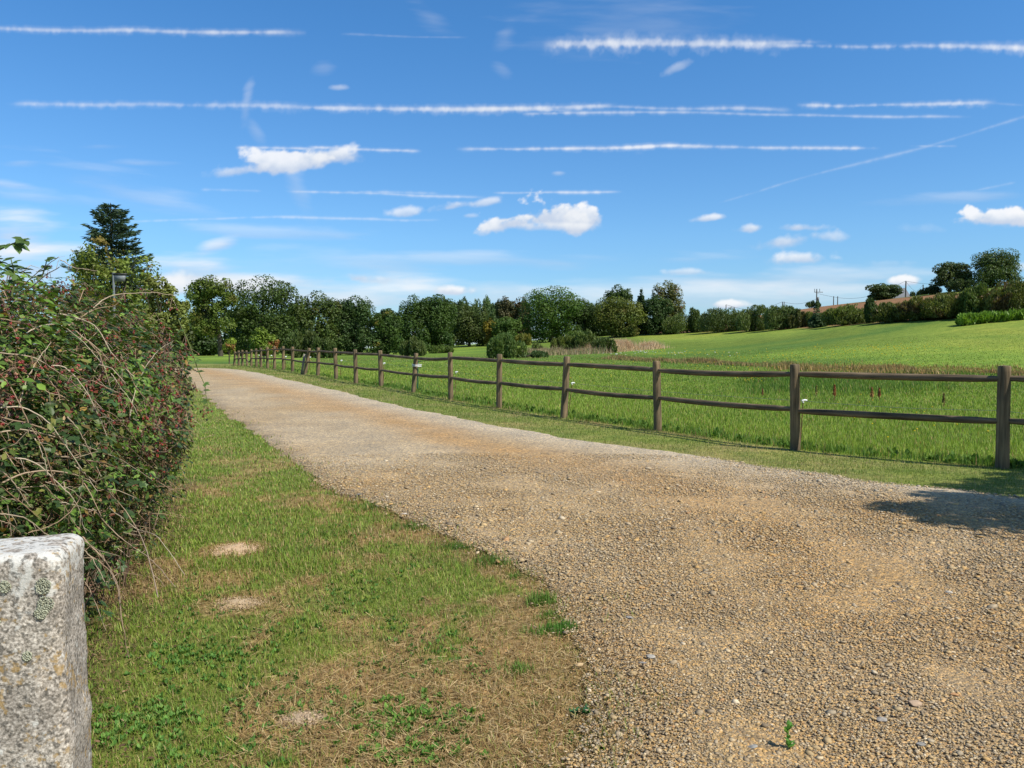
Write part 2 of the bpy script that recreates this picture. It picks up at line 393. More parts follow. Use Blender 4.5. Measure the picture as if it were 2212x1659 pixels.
CL = [  # x,y,rx,ry,strength,softness,noise amount,tilt
 (620,352,125,32,.86,.55,1.3,.06),(725,338,75,28,.84,.6,1.3,0),(515,369,70,16,.6,.8,1.2,.12),
 (1110,482,66,27,.9,.55,1.4,.1),(1195,470,80,40,1.0,.5,1.5,0),(1262,472,56,36,.97,.5,1.3,0),(1190,490,140,14,.6,.8,1,0),
 (975,447,48,15,.7,.7,1.2,.15),(1055,436,38,12,.62,.8,1.2,.1),(878,459,36,14,.6,.7,1.2,.1),(1014,466,18,7,.35,.9,1,0),
 (1532,472,40,11,.75,.7,1.2,.1),(1618,495,42,14,.75,.7,1.2,.1),(1725,492,62,13,.7,.7,1.2,0),(1690,522,95,22,.7,.8,1.3,.1),(1790,512,60,14,.35,.9,1.3,0),
 (1728,559,68,18,.75,.75,1.4,0),(2165,472,90,24,.97,.55,1.4,0),(2240,470,70,26,.9,.6,1.2,0),(1953,607,34,13,.9,.6,1.2,0),(1572,658,46,11,.85,.7,1.3,0),(1480,587,46,9,.5,.85,1.3,0),
 (1715,634,30,12,.4,.9,1.3,0),(2205,578,30,12,.4,.9,1.2,0),(1920,570,60,10,.14,.9,1.2,0),(1980,495,60,14,.12,.9,1.2,0),
 (770,601,40,17,.75,.7,1.4,0),(815,606,95,15,.55,.85,1.3,0),(975,630,48,15,.9,.6,1.2,0),(1480,560,50,6,.1,1,1,0),
 (20,505,120,55,.75,1,1.3,0),(30,570,190,70,.75,1,1.2,0),(400,585,150,48,.8,1,1.4,0),(455,535,55,22,.5,1,1.5,.4),(540,615,240,38,.7,1,1.2,0),(370,620,80,32,.75,.95,1.1,0),(700,640,500,50,.5,1,1.2,0),(1500,640,600,50,.38,1,1.2,0),(1000,560,500,22,.22,1,2.0,.01),(1750,600,420,24,.24,1,2.0,0),(560,500,300,16,.2,1,2.2,-.02),(130,430,200,22,.2,1,2.0,-.1),(2000,430,260,16,.16,1,2.0,.08),
 (730,190,20,8,.35,.9,1.2,0),(700,150,26,16,.1,1,1.5,0),(1472,142,38,14,.3,.9,1.4,.4),(40,350,60,9,.28,1,1.6,0),(20,398,60,12,.2,1,1.3,-.1),(215,315,60,8,.22,1,1.4,0),(290,352,110,9,.26,1,1.8,-.02),
 (250,400,170,50,.17,1,2.2,-.3),(935,45,55,26,.2,1,2,-.3),(1093,78,32,34,.16,1,2,.6),(1083,150,28,30,.12,1,2,-.8),(1330,40,260,80,.1,1,2.5,.1),
 (640,400,34,44,.18,1,1.6,-1.2),(532,232,16,46,.2,1,1.2,2),(550,278,24,32,.14,1,1.2,-1.2),(1206,374,16,6,.25,1,1,0),(1380,330,16,6,.1,1,1,0),(640,575,240,40,.18,1,1.8,0)]

def build_sky():
    st_ = 1 / 800.0; us = np.arange(-.80, .80, st_); vs = np.arange(-.01, .50, st_); Ug, Vg = np.meshgrid(us, vs)
    dens = np.zeros(Ug.shape); shd = np.zeros(Ug.shape)
    def window(u0, u1, v0, v1):
        a = max(0, np.searchsorted(us, u0)); b = np.searchsorted(us, u1); c = max(0, np.searchsorted(vs, v0)); d = np.searchsorted(vs, v1)
        return slice(c, d), slice(a, b)
    for q, (x0, y0, x1, y1, wd, st, pf) in enumerate(TR):
        st *= .64; wd *= .62; pf *= .5; a, b = UV(x0, y0), UV(x1, y1); ln = math.hypot(b[0] - a[0], b[1] - a[1]); e = ((b[0] - a[0]) / ln, (b[1] - a[1]) / ln); w_ = wd / F; m = w_ * 4 + .012
        W = window(min(a[0], b[0]) - m, max(a[0], b[0]) + m, min(a[1], b[1]) - m, max(a[1], b[1]) + m); u, v = Ug[W], Vg[W]
        if u.size == 0: continue
        s_ = (u - a[0]) * e[0] + (v - a[1]) * e[1]; t = (v - a[1]) * e[0] - (u - a[0]) * e[1]
        t = t + .010 * (fbm(s_ * 5 + q * 9.1, s_ * 0, s=700 + q, o=3) - .5)
        wob = fbm(s_ * 9, s_ * 0 + q, s=720 + q, o=3) - .5
        pu = fbm(u * 130, v * 105 + q, s=740 + q, o=3) - .5; pu2 = fbm(u * 55, v * 30, s=760 + q, o=2) - .5
        ww = w_ * (1 + .9 * wob) * (1 + pf * (.75 * pu + .45 * pu2) * np.where(t < 0, 1.25, .55))
        a_ = np.abs(t) / np.maximum(ww, w_ * .15)
        body = .72 * (1 - sstep(a_, .1, 1.25)) + .28 * (1 - sstep(a_, .5, 2.6)); sn = s_ / ln
        dd = body * sstep(sn, 0, .10) * (1 - sstep(sn, .86, 1.0)) * st * (1 + 1.1 * wob + 1.5 * pu + .8 * pu2)
        dd = np.clip(dd, 0, .78); dens[W] = 1 - (1 - dens[W]) * (1 - dd); shd[W] = np.maximum(shd[W], dd * .95)
    for q, (x, y, rx, ry, st, sf, am, ti) in enumerate(CL):
        a = UV(x, y); rx_, ry_ = rx / F, ry / F; W = window(a[0] - rx_ * 2, a[0] + rx_ * 2, a[1] - ry_ * 2.2 - abs(ti) * rx_ * 1.5, a[1] + ry_ * 2.2 + abs(ti) * rx_ * 1.5); u, v = Ug[W], Vg[W]
        if u.size == 0: continue
        wisp = sf > .98
        du = (u - a[0]) / rx_; dv = (v - a[1] - (u - a[0]) * ti) / ry_
        if wisp: n = fbm(u * 9 + v * 14, v * 60 - u * 12 * (ti or .2), s=800, o=5) - .5; n = n * 1.0
        else: n = (fbm(u * 24, v * 34, s=801, o=6) - .5) * 1.15 + .25 * (fbm(u * 46 + 3, v * 50, s=809, o=3) - .5) + .55 * (fbm(u * 85, v * 95, s=805, o=4) - .5)
        dvv = np.where(dv > 0, dv, -dv * (1.0 if wisp else 1.5)); r = np.hypot(du, dvv) - n * am
        edge = sstep(r, 1 - sf * 1.0, 1.12) if wisp else sstep(r, 1 - sf * np.where(dv + n > .05, .5 if sf <= .56 else .95, 1.0), 1.12)
        dd = (1 - edge) * st * (1 if not wisp else (.35 + 1.3 * np.clip(n + .5, 0, 1))); dd = np.clip(dd, 0, .9)
        dens[W] = 1 - (1 - dens[W]) * (1 - dd); shd[W] = np.maximum(shd[W], dd * sstep(dv + n * 1.2, -.45, .75))
    D = np.stack([Ug, np.ones_like(Ug), Vg], -1); D /= np.linalg.norm(D, axis=-1)[..., None]; Pp = D * 3600
    ny, nx = Ug.shape; i = np.arange(ny - 1)[:, None] * nx; j = np.arange(nx - 1)[None]
    f = np.stack([i + j, i + j + 1, i + j + 1 + nx, i + j + nx], -1).reshape(-1, 4); dr = dens.ravel(); keep = dr[f].max(1) > .004; f = f[keep]
    used = np.zeros(ny * nx, bool); used[f.ravel()] = True; idx = np.cumsum(used) - 1
    sh_ = np.clip(shd / np.maximum(dens, .02), 0, 1).ravel()
    C_ = np.stack([dr, sh_, dr * 0], 1)[used]; A = Acc(); A.add(Pp.reshape(-1, 3)[used], idx[f], C_)
    m = bpy.data.materials.new('cloud_vapour'); m.use_nodes = True; t = m.node_tree; t.nodes.clear()
    at_ = t.nodes.new('ShaderNodeAttribute'); at_.attribute_name = 'Col'; sc = t.nodes.new('ShaderNodeSeparateColor'); t.links.new(at_.outputs['Color'], sc.inputs[0])
    em = t.nodes.new('ShaderNodeEmission'); t.links.new(ramp(t, sc.outputs[1], [(0, (.58, .65, .78)), (.5, (.77, .81, .87)), (1, (.95, .95, .96))]), em.inputs[0]); em.inputs[1].default_value = CLOUD_E
    tp = t.nodes.new('ShaderNodeBsdfTransparent'); mx = t.nodes.new('ShaderNodeMixShader'); t.links.new(sc.outputs[0], mx.inputs[0]); t.links.new(tp.outputs[0], mx.inputs[1]); t.links.new(em.outputs[0], mx.inputs[2])
    o_ = t.nodes.new('ShaderNodeOutputMaterial'); t.links.new(mx.outputs[0], o_.inputs[0]); m.cycles.emission_sampling = 'NONE'
    tag(A.build('sky', m, smooth=True), kind='structure'); print('sky faces', len(f))
build_sky()

# ------------------------------------------------------------------ site lines
LE = [(1235,1740),(1245,1659),(1285,1580),(1290,1500),(1262,1430),(1245,1370),(1200,1290),(1110,1222),(1010,1180),(915,1135),(800,1085),(738,1070),(690,1040),(640,1005),(590,965),(540,930),(500,905),(455,870),(420,838),(398,815),(380,806)]
RE = [(2212,1078),(2050,1060),(1900,1043),(1700,1015),(1560,995),(1400,970),(1240,950),(1100,925),(980,902),(900,885),(800,862),(700,838),(620,820),(560,806),(515,798.5),(480,796)]
gl = np.array([ground(*q)[:2] for q in LE]); gr = np.array([ground(*q)[:2] for q in RE])
gl = gl[np.argsort(gl[:, 1])]; gr = gr[np.argsort(gr[:, 1])]
YEND = gr[-1, 1]
gl = np.vstack([(.0, -12), (.15, 1.5), gl, (gl[-1, 0] - 30, YEND + 4)]); gr = np.vstack([(26, -12), (9.5, 3), gr, (gr[-1, 0] - 6, YEND + 3)])
def xL(y):
    y = np.asarray(y, float); b = np.interp(y, gl[:, 1], gl[:, 0]); a = np.clip(y * .009, .02, .3)
    return b + a * (fbm(y * 2.2, y * 0, s=3) - .5) * 2.4 + .035 * (vn(y * 14, y * 0, s=5) - .5) * 2
def xR(y):
    y = np.asarray(y, float); b = np.interp(y, gr[:, 1], gr[:, 0])
    return b + .16 * (fbm(y * 1.6, y * 0, s=9) - .5) * 2 + .05 * (vn(y * 9, y * 0, s=11) - .5) * 2
FP = [  # post top x,y / base x,y (nearest first)
 (2167,790,2165,1012),(1717,787,1718,972),(1418,780,1421,930),(1225,770,1218,903),(1079,765,1078,881),(972,761,974,863),(899,763,893,848),
 (821,757,823,834.5),(767,755,769,828),(724,752,726,818.5),(688,751,687,811.5),(668,752,659,808.5),(632,749,632,803),(612,748,612,799),(593,748,593,797),(577,750,578,795.5),(563,751.5,564,793.5),
 (553,753,554,792.2),(543,754.5,543,791.2),(532,757,534,790.4),(523,756,524,790.2),(515,757.5,516,789.8),(508,759.5,506,789.6)]
fbase = [ground(q[2], q[3]) for q in FP]
fl = np.array([p[:2] for p in fbase]); fl = fl[np.argsort(fl[:, 1])]
fl = np.vstack([(34, -8), (8.3, 7.7), fl])
def xF(y): return np.interp(y, fl[:, 1], fl[:, 0])
YF = fl[-1, 1]
print('fence', [tuple(np.round(p, 2)) for p in fbase])
# hedge along the top of the meadow and the crop edge behind it
HL = np.array([ground(q[0], q[1])[:2] for q in ((2212,683),(2090,688),(1900,697),(1750,708),(1600,715),(1460,719),(1330,725))])
print('hedge line', HL.round(1))
def beyond_hedge(x, y):
    o = np.argsort(HL[:, 0]); xh = HL[o, 0]; yh = HL[o, 1]
    return (y > np.interp(x, xh, yh, left=400, right=yh[-1]) + 1) & (x > xh[0])

G1, G2, ST, EA = np.array([.078, .125, .022]), np.array([.125, .17, .035]), np.array([.33, .25, .115]), np.array([.20, .145, .085])
MOUNDS = [ground(506, 1187)[:2], ground(515, 1305)[:2], ground(655, 1556)[:2]]
def lawn_mix(x, y):
    """0 = green turf, 1 = dried straw, on the mown grass"""
    d = np.hypot(x, y)
    ex = xL(y) - x                                   # distance from gravel edge
    n = fbm(x * 1.5, y * 1.2, s=21, o=4)
    near = 1 - sstep(y, 5.0, 10)
    n = n * .62 + .38 * fbm(x * 6, y * 5, s=23, o=3)
    m = sstep(n + .17 * near * (1 - sstep(ex, .1, 1.25)) - .10 * sstep(ex, 1.0, 1.7) * near, .44, .62)
    m = np.maximum(m, .95 * sstep(-((x - .05) ** 2 / .5 + (y - 3.1) ** 2 / .55), -1, -.3))
    m = np.maximum(m, .9 * sstep(-((x - .25) ** 2 / .05 + (y - 4.0) ** 2 / .12), -1, -.3))
    m = np.maximum(m, .8 * sstep(-((x + 1.0) ** 2 / .06 + (y - 3.25) ** 2 / .16), -1, -.3))
    for q in MOUNDS: m = np.maximum(m, .9 * sstep(-((x - q[0]) ** 2 + (y - q[1]) ** 2) / .09 + .35 * (fbm(x * 9, y * 9, s=27) - .5), -1, -.45))
    return np.clip(m * .92 + .04, 0, 1)
def field_col(x, y):
    """albedo of the open grassland"""
    c = np.empty(x.shape + (3,))
    z = height(x, y)
    g = np.array([.155, .225, .035]); c[:] = g
    slope = sstep(z, .6, 2.6)[..., None]
    c = c * (1 - slope) + np.array([.155, .205, .036]) * slope
    n = fbm(x * .06, y * .03, s=31, o=4)[..., None]
    c = c * (.76 + .44 * sstep(n, .3, .7)) * np.array([1, 1, 1]) + np.array([.03, 0, .0]) * (sstep(n, .55, .75) - .3)
    n2 = fbm(x * .022 + y * .012, y * .11 - x * .03, s=35, o=3)
    st = sstep(n2, .55, .64)[..., None] * .75
    c = c * (1 - st) + np.array([.07, .14, .03]) * st
    return c
DITCH = np.array([ground(q[0], q[1])[:2] for q in ((2300,803),(2100,800),(1900,797),(1757,797),(1645,788),(1427,781),(1300,773))])
def ditch_d(x, y):
    o = np.argsort(DITCH[:, 0]); yd = np.interp(x, DITCH[o, 0], DITCH[o, 1]); return y - yd
def region_col(x, y):
    x = np.asarray(x, float); y = np.asarray(y, float)
    c = field_col(x, y)
    dd = ditch_d(x, y); inx = (x > DITCH[:, 0].min()) & (y < 90)
    k = (np.exp(-(dd / 2.2) ** 2) * inx * sstep(fbm(x * .35, y * .3, s=44), .38, .62))[..., None] * .6
    c = c * (1 - k) + np.array([.20, .125, .05]) * k
    bh = (beyond_hedge(x, y) & (y < 250))[..., None] * (x < 95)[..., None]; c = np.where(bh, np.array([.23, .125, .065]), c)
    # mown verge between gravel and fence, and lawn
    mown = ((x < xF(y)) & (y < YF)) | ((y >= YF) & (y < YF + 10) & (x < -20))
    n = fbm(x * 1.1, y * 1.1, s=51, o=4); v = np.clip(.35 + (n - .5) * 1.8, 0, 1)[..., None]
    vc = np.array([.15, .185, .04]) * (1 - v) + np.array([.24, .21, .085]) * v
    c = np.where(mown[..., None], vc, c)
    lawn = (x < xL(y) + .4) & (y < 60) & (x > -40)
    m = lawn_mix(x, y)[..., None]; far = sstep(y, 6, 14)[..., None]
    lc = (np.array([.125, .155, .035])) * (1 - m) + np.array([.27, .18, .085]) * m
    lf = np.array([.135, .175, .04]) * (1 - .5 * m) + np.array([.23, .2, .09]) * .5 * m
    c = np.where(lawn[..., None], lc * (1 - far) + lf * far, c)
    # soil under the hedge; patchy brown tint along the fence line
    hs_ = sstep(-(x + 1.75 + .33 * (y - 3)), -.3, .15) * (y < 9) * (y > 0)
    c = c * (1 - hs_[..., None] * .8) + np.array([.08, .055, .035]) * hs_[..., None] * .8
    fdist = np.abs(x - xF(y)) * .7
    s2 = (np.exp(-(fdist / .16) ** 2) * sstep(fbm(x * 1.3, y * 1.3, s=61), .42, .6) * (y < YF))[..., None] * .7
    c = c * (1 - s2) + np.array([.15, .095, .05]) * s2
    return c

# ------------------------------------------------------------------ ground
def axis(fine_lo, fine_hi, step, lo, hi, grow=1.07):
    a = list(np.arange(fine_lo, fine_hi, step)); s = step; q = a[-1]
    while q < hi: s *= grow; q += s; a.append(q)
    s = step; q = a[0]; b = []
    while q > lo: s *= grow; q -= s; b.append(q)
    return np.array(b[::-1] + a)
gx = axis(-4, 6, .07, -1400, 1400, 1.045); gy = axis(2, 10, .07, -300, 1800, 1.04)
X, Y = np.meshgrid(gx, gy); Z = height(X, Y)
nearm = np.exp(-((X / 30) ** 2 + ((Y - 10) / 40) ** 2))
Z = Z + .015 * (fbm(X * 1.2, Y * 1.2, s=71) - .5) * nearm
A = Acc(); ny, nx = X.shape
i = np.arange(ny - 1)[:, None] * nx; j = np.arange(nx - 1)[None]
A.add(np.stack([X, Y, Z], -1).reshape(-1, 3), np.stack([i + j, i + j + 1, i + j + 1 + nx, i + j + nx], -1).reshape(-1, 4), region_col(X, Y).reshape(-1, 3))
tag(A.build('ground', M_ground, smooth=True), kind='structure')
print('ground', nx * ny)

# ------------------------------------------------------------------ gravel drive
ORP = np.array([ground(*q)[:2] for q in ((440,799),(540,822),(640,850),(740,878),(840,902),(1000,955),(1200,1000),(1450,1060),(1700,1160))])
ORP = ORP[np.argsort(ORP[:, 1])]
def drive_col(x, y):
    xl, xr = np.interp(y, gl[:, 1], gl[:, 0]), np.interp(y, gr[:, 1], gr[:, 0])
    grey = np.array([.42, .355, .265]); tan = np.array([.36, .265, .15]); org = np.array([.40, .245, .10])
    near = 1 - sstep(y, 5.5, 12)
    n = fbm(x * .9, y * .7, s=81, o=4); nf = fbm(x * 4, y * 4, s=83, o=3)
    t = np.clip(.25 + .6 * near + (n - .5) * 1.1, 0, 1)[..., None]
    c = grey * (1 - t) + tan * t
    xo = np.interp(y, ORP[:, 1], ORP[:, 0]); wo_ = np.interp(y, [4, 8, 20, 60], [.9, .75, .9, 1.0])
    o = (np.exp(-((x - xo + (n - .5) * .9) / wo_) ** 2) * np.interp(y, [3, 7, 14, 60], [.25, .5, .72, .62]))
    o2 = .42 * sstep(n, .50, .8) * near
    o = np.clip(np.maximum(o, o2) * (.75 + .5 * nf), 0, 1)[..., None]
    c = c * (1 - o) + org * o
    e = np.exp(-((x - xl) / (.12 + .012 * y)) ** 2) * sstep(nf, .3, .6) * (y < 25)      # dark, dirtier margin by the lawn
    c = c * (1 - .4 * e[..., None]) + np.array([.12, .10, .075]) * .4 * e[..., None]
    r = np.exp(-((xr - x) / (.7 + .03 * y)) ** 2)[..., None] * .75
    return c * (1 - r) + np.array([.47, .43, .365]) * r
yr = axis(2, 10, .05, -10, YEND + 2, 1.012); yr = yr[(yr < YEND + 2)]
tt = np.linspace(0, 1, 90)
XL, XR = xL(yr), xR(yr)
endc = np.sqrt(np.clip((YEND + 2 - yr) / 3, 0, 1))
DX = XL[:, None] + tt[None] * (XR - XL)[:, None]; DY = np.repeat(yr[:, None], len(tt), 1)
DZ = height(DX, DY) + .015 * (fbm(DX * 1.2, DY * 1.2, s=71) - .5) * np.exp(-((DX / 30) ** 2 + ((DY - 10) / 40) ** 2))
DZ = DZ + .022 - .022 * np.exp(-(np.minimum(tt, 1 - tt)[None] / .02) ** 2) + .004 + .012 * (fbm(DX * 2, DY * 2, s=91) - .5)
A = Acc(); ny, nx = DX.shape
i = np.arange(ny - 1)[:, None] * nx; j = np.arange(nx - 1)[None]
A.add(np.stack([DX, DY, DZ], -1).reshape(-1, 3), np.stack([i + j, i + j + 1, i + j + 1 + nx, i + j + nx], -1).reshape(-1, 4), drive_col(DX, DY).reshape(-1, 3))
tag(A.build('gravel_drive', M_gravel, smooth=True), kind='structure')

def polar(n, d0, d1, rng, half=R(39), p=0.0):
    """points whose density falls with distance from the near end of the site"""
    u = rng.random(n); d = d0 * (d1 / d0) ** (u if p == 0 else u ** p); a = rng.uniform(-half, half, n)
    return d * np.sin(a), d * np.cos(a), d
ICO = None
def chip_proto(rng):
    import bmesh
    bm = bmesh.new(); bmesh.ops.create_icosphere(bm, subdivisions=1, radius=.5)
    v = np.array([q.co[:] for q in bm.verts]); f = np.array([[w_.index for w_ in q.verts] for q in bm.faces]); bm.free()
    v = v * np.array([1, .72, .34]) * (1 + .35 * (rng.random((len(v), 1)) - .5))
    v[:, 2] = np.clip(v[:, 2], -.11, .13); return v, f
def chip_cols(n, x, y, rng):
    pal = np.array([(.36,.28,.17),(.46,.34,.185),(.50,.32,.13),(.24,.20,.155),(.29,.26,.215),(.41,.34,.25),(.58,.48,.34),(.15,.13,.11),(.37,.20,.095),(.66,.58,.46)])
    pr = np.array([.17,.19,.11,.12,.13,.14,.05,.04,.03,.02]); c = pal[rng.choice(10, n, p=pr / pr.sum())]
    b = drive_col(x, y); b = b * .88
    return np.clip((c * .66 + b * .34) * np.array([.97, .93, .84]) * (1 + .3 * (rng.random((n, 1)) - .5)) * 1.05, 0, 1)
rng = np.random.default_rng(11)
x, y, d = polar(300000, 2.3, 11, rng, R(44), p=.8)
# (stones thin out over the compacted tracks further off)
ok = (x > xL(y) - .03 - .25 * (rng.random(len(x)) < .1) * rng.random(len(x))) & (x < xR(y) - .05)
x, y, d = x[ok], y[ok], d[ok]
A = Acc(); sz = (.0088 + .009 * rng.random(len(x)) ** 3 * 1.8) * np.clip(d / 4.6, .85, 1.45)
big = rng.random(len(x)) < .022; sz = np.where(big, sz * (1.5 + 1.2 * rng.random(len(x))), sz)
z = height(x, y) + .022 + .006 + sz * .05
nr = np.stack([rng.normal(0, .2, len(x)), rng.normal(0, .2, len(x)), np.ones(len(x))], 1)
Mx = frames(nr, rng.uniform(0, 6.3, len(x)), sz); cc_ = chip_cols(len(x), x, y, rng)
kk = rng.integers(0, 5, len(x))
for q in range(5):
    pv, pf = chip_proto(rng); s_ = kk == q
    A.stamp(pv, pf, np.stack([x, y, z], 1)[s_], Mx[s_], cc_[s_])
tag(A.build('gravel_stones', M_chip), 'loose tan and grey stone chips covering the drive', 'gravel', kind='stuff')
print('stones', len(x))

# ------------------------------------------------------------------ grass
BL = np.array([(-.5, 0, 0), (.5, 0, 0), (.32, .18, .55), (-.32, .18, .55), (0, .5, 1)]); BF4, BF3 = np.array([(0, 1, 2, 3)]), np.array([(3, 2, 4)])
def blades(A, x, y, z, hgt, wid, col, rng, lean=.5, tri=False):
    n = len(x); sp_ = rng.uniform(0, 6.28, n); c, s_ = np.cos(sp_), np.sin(sp_)
    ln = hgt * lean * rng.random(n) * 1.6
    Mx = np.zeros((n, 3, 3)); Mx[:, 0, 0] = c * wid; Mx[:, 1, 0] = s_ * wid; Mx[:, 0, 1] = -s_ * ln; Mx[:, 1, 1] = c * ln; Mx[:, 2, 2] = hgt
    P = np.stack([x, y, z], 1)
    if tri: A.stamp(BL[[0, 1, 4]], np.array([(0, 1, 2)]), P, Mx, col)
    else:
        v = np.einsum('nij,mj->nmi', Mx, BL) + P[:, None]; k = (np.arange(n) * 5)[:, None, None]
        b = A.n; A.add(v.reshape(-1, 3), (BF4[None] + k).reshape(-1, 4), np.repeat(col, 5, 0))
        A.f.setdefault(3, []).append((BF3[None] + k).reshape(-1, 3) + b)
def pick(cols, pr, n, rng, jit=.35):
    cols = np.array(cols); pr = np.array(pr, float); c = cols[rng.choice(len(cols), n, p=pr / pr.sum())]
    return c * (1 + jit * (rng.random((n, 1)) - .5) * 2 * .8)
rng = np.random.default_rng(12)
GREENS = [(.18, .265, .036), (.25, .34, .05), (.125, .205, .028), (.33, .37, .085)]
STRAWS = [(.36, .25, .11), (.47, .35, .18), (.25, .155, .065), (.31, .26, .09)]
x, y, d = polar(560000, 2.2, 40, rng, p=1.0)
ok = (x < xL(y) + .02) & (x > -.8 - .47 * y)
x, y, d = x[ok], y[ok], d[ok]; n = len(x)
m = lawn_mix(x, y) * np.where(y > 7, np.interp(y, [7, 12], [1, .55]), 1)
straw = rng.random(n) < (.26 + .62 * m)
c = np.where(straw[:, None], pick(STRAWS, [3, 2, 3, 2], n, rng), pick(GREENS, [4, 3, 3, 1.2], n, rng))
lodf = np.clip(d / 4.5, .8, 3.5)
tall = fbm(x * 3, y * 3, s=101)
hh = np.where(straw, .016 + .018 * rng.random(n), .018 + .026 * rng.random(n) * (.4 + 1.1 * tall)) * np.clip(lodf, .9, 1.25)
ex = xL(y) - x
edge = (ex < .10) & (y > 4.2) & (vn(y * 5.0, y * 0, s=7) > .38); hh = np.where(edge, hh * 1.35, hh)
bare = rng.random(n) < .35 * m; k = ~bare
A = Acc(); blades(A, x[k], y[k], height(x, y)[k] - .003, hh[k], (.0036 * lodf)[k] * (1 + .5 * rng.random(k.sum())), c[k], rng, 1.5)
tag(A.build('lawn_grass', M_grass), 'mown lawn grass, partly dried to straw, left of the drive', 'grass', kind='stuff'); print('lawn', k.sum())
# flat straw litter on the driest parts
x, y, d = polar(90000, 2.2, 9, rng, p=1.3)
ok = (x < xL(y) + .10) & (x > -.2 - .45 * y) & (rng.random(len(x)) < lawn_mix(x, y) ** 1.3)
x, y = x[ok], y[ok]; n = len(x)
nr = np.stack([rng.normal(0, .25, n), rng.normal(0, .25, n), np.ones(n)], 1)
Mx = frames(nr, rng.uniform(0, 6.3, n), np.stack([np.full(n, .0034), .03 + .05 * rng.random(n), np.full(n, .01)], 1))
A = Acc(); A.stamp(np.array([(-.5, -.5, 0), (.5, -.5, 0), (.2, .5, .2), (-.2, .5, .2)]), np.array([(0, 1, 2, 3)]), np.stack([x, y, height(x, y) + .008 + .012 * rng.random(n)], 1), Mx, pick(STRAWS, [3, 3, 3, 1], n, rng))
tag(A.build('straw_litter', M_dry), 'dry bleached grass clippings lying on the worn lawn', 'dry grass', kind='stuff')
x, y, d = polar(60000, 2.6, 22, rng, p=1.0); ex = x - xL(y); nz = fbm(x * 5, y * 5, s=141)
ok = (ex > -.02) & (ex < .16 + .30 * sstep(nz, .5, .7)) & (nz > .47); x, y, d = x[ok], y[ok], d[ok]; n = len(x); lf2 = np.clip(d / 4.5, .8, 3)
c = np.where((rng.random(n) < .6)[:, None], pick(STRAWS, [3, 2, 3, 2], n, rng), pick(GREENS, [3, 2, 4, 1], n, rng))
A = Acc(); blades(A, x, y, height(x, y) + .02, .02 + .03 * rng.random(n), .0036 * lf2, c, rng, 1.6)
tag(A.build('edge_grass', M_grass), 'thin grass and straw creeping from the lawn into the gravel', 'grass', kind='stuff')
# verge
x, y, d = polar(480000, 7.5, 75, rng, R(43))
ok = (x > xR(y) - .03) & (x < xF(y) + .15) & (y < YF + 8); x, y, d = x[ok], y[ok], d[ok]; n = len(x)
m = np.clip(.32 + (fbm(x * 1.1, y * 1.1, s=51, o=4) - .5) * 1.8, .05, 1)
m = np.where(x - xR(y) < .13, m + .25, m)
c = np.where((rng.random(n) < m * .8)[:, None], pick([(.36, .30, .13), (.44, .36, .18), (.28, .2, .09)], [3, 2, 1], n, rng), pick([(.15, .21, .04), (.21, .26, .06), (.11, .17, .03)], [3, 3, 2], n, rng))
A = Acc(); blades(A, x, y, height(x, y) - .003, (.018 + .026 * rng.random(n)) * np.clip(d / 12, 1, 1.5), .0055 * np.clip(d / 8, 1, 5), c, rng, .9, True)
tag(A.build('verge_grass', M_grass), 'short mown verge grass between the gravel and the wooden fence', 'grass', kind='stuff'); print('verge', n)
# far side of the lawn beyond the end of the drive
# meadow
x, y, d = polar(760000, 8.5, 95, rng, R(46), p=.92)
ok = (x > xF(y) + .0) & (y < 105) & ~((y > YF) & (x < -32)); x, y, d = x[ok], y[ok], d[ok]; n = len(x)
fd = (x - xF(y)) * .75
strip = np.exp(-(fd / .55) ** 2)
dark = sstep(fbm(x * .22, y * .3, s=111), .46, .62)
dd = ditch_d(x, y); rush = sstep(y, 23, 27) * (1 - sstep(y, 39, 43)) * sstep(x / y, .27, .33) * (1 - sstep(x / y, .52, .60)) * sstep(fbm(x * .4, y * .5, s=113), .3, .46)
rush = np.maximum(rush, .8 * (sstep(dd, -8, -5) * (1 - sstep(dd, -3, -1.5)) * (x > 6) * sstep(fbm(x * .2, y * .3, s=115), .38, .55)))
c = pick([(.215, .30, .042), (.28, .36, .065), (.155, .24, .032), (.33, .36, .11), (.26, .22, .09)], [4, 4, 3, 1.5, .8], n, rng, .3)
cd = pick([(.10, .19, .03), (.14, .23, .035), (.07, .14, .025)], [3, 3, 2], n, rng, .3)
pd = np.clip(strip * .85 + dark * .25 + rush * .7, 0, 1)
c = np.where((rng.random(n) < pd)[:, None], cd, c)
drys = rng.random(n) < (.05 + .45 * np.exp(-((dd) / 2.0) ** 2) * sstep(fbm(x * .35, y * .3, s=44), .25, .5))
c = np.where(drys[:, None], pick([(.34, .21, .09), (.42, .30, .14), (.28, .24, .09)], [3, 2, 2], n, rng), c)
hh = (.045 + .075 * rng.random(n)) * (1 + .45 * strip * vn(x * 1.5, y * 1.5, s=117) + 1.6 * rush)
hh = hh * np.interp(d, [8, 20, 50, 95], [1, 1, .8, .9])
hh = np.where(np.abs(dd) < 2.2, hh * 1.7, hh)
far = rng.random(n) < np.interp(d, [8, 45, 95], [1, .85, .45]); k = far
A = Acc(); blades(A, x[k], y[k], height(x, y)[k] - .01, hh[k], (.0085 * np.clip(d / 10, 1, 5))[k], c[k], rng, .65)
tag(A.build('meadow_grass', M_grass), 'lush green meadow grass behind the wooden fence', 'grass', kind='stuff'); print('meadow', k.sum())
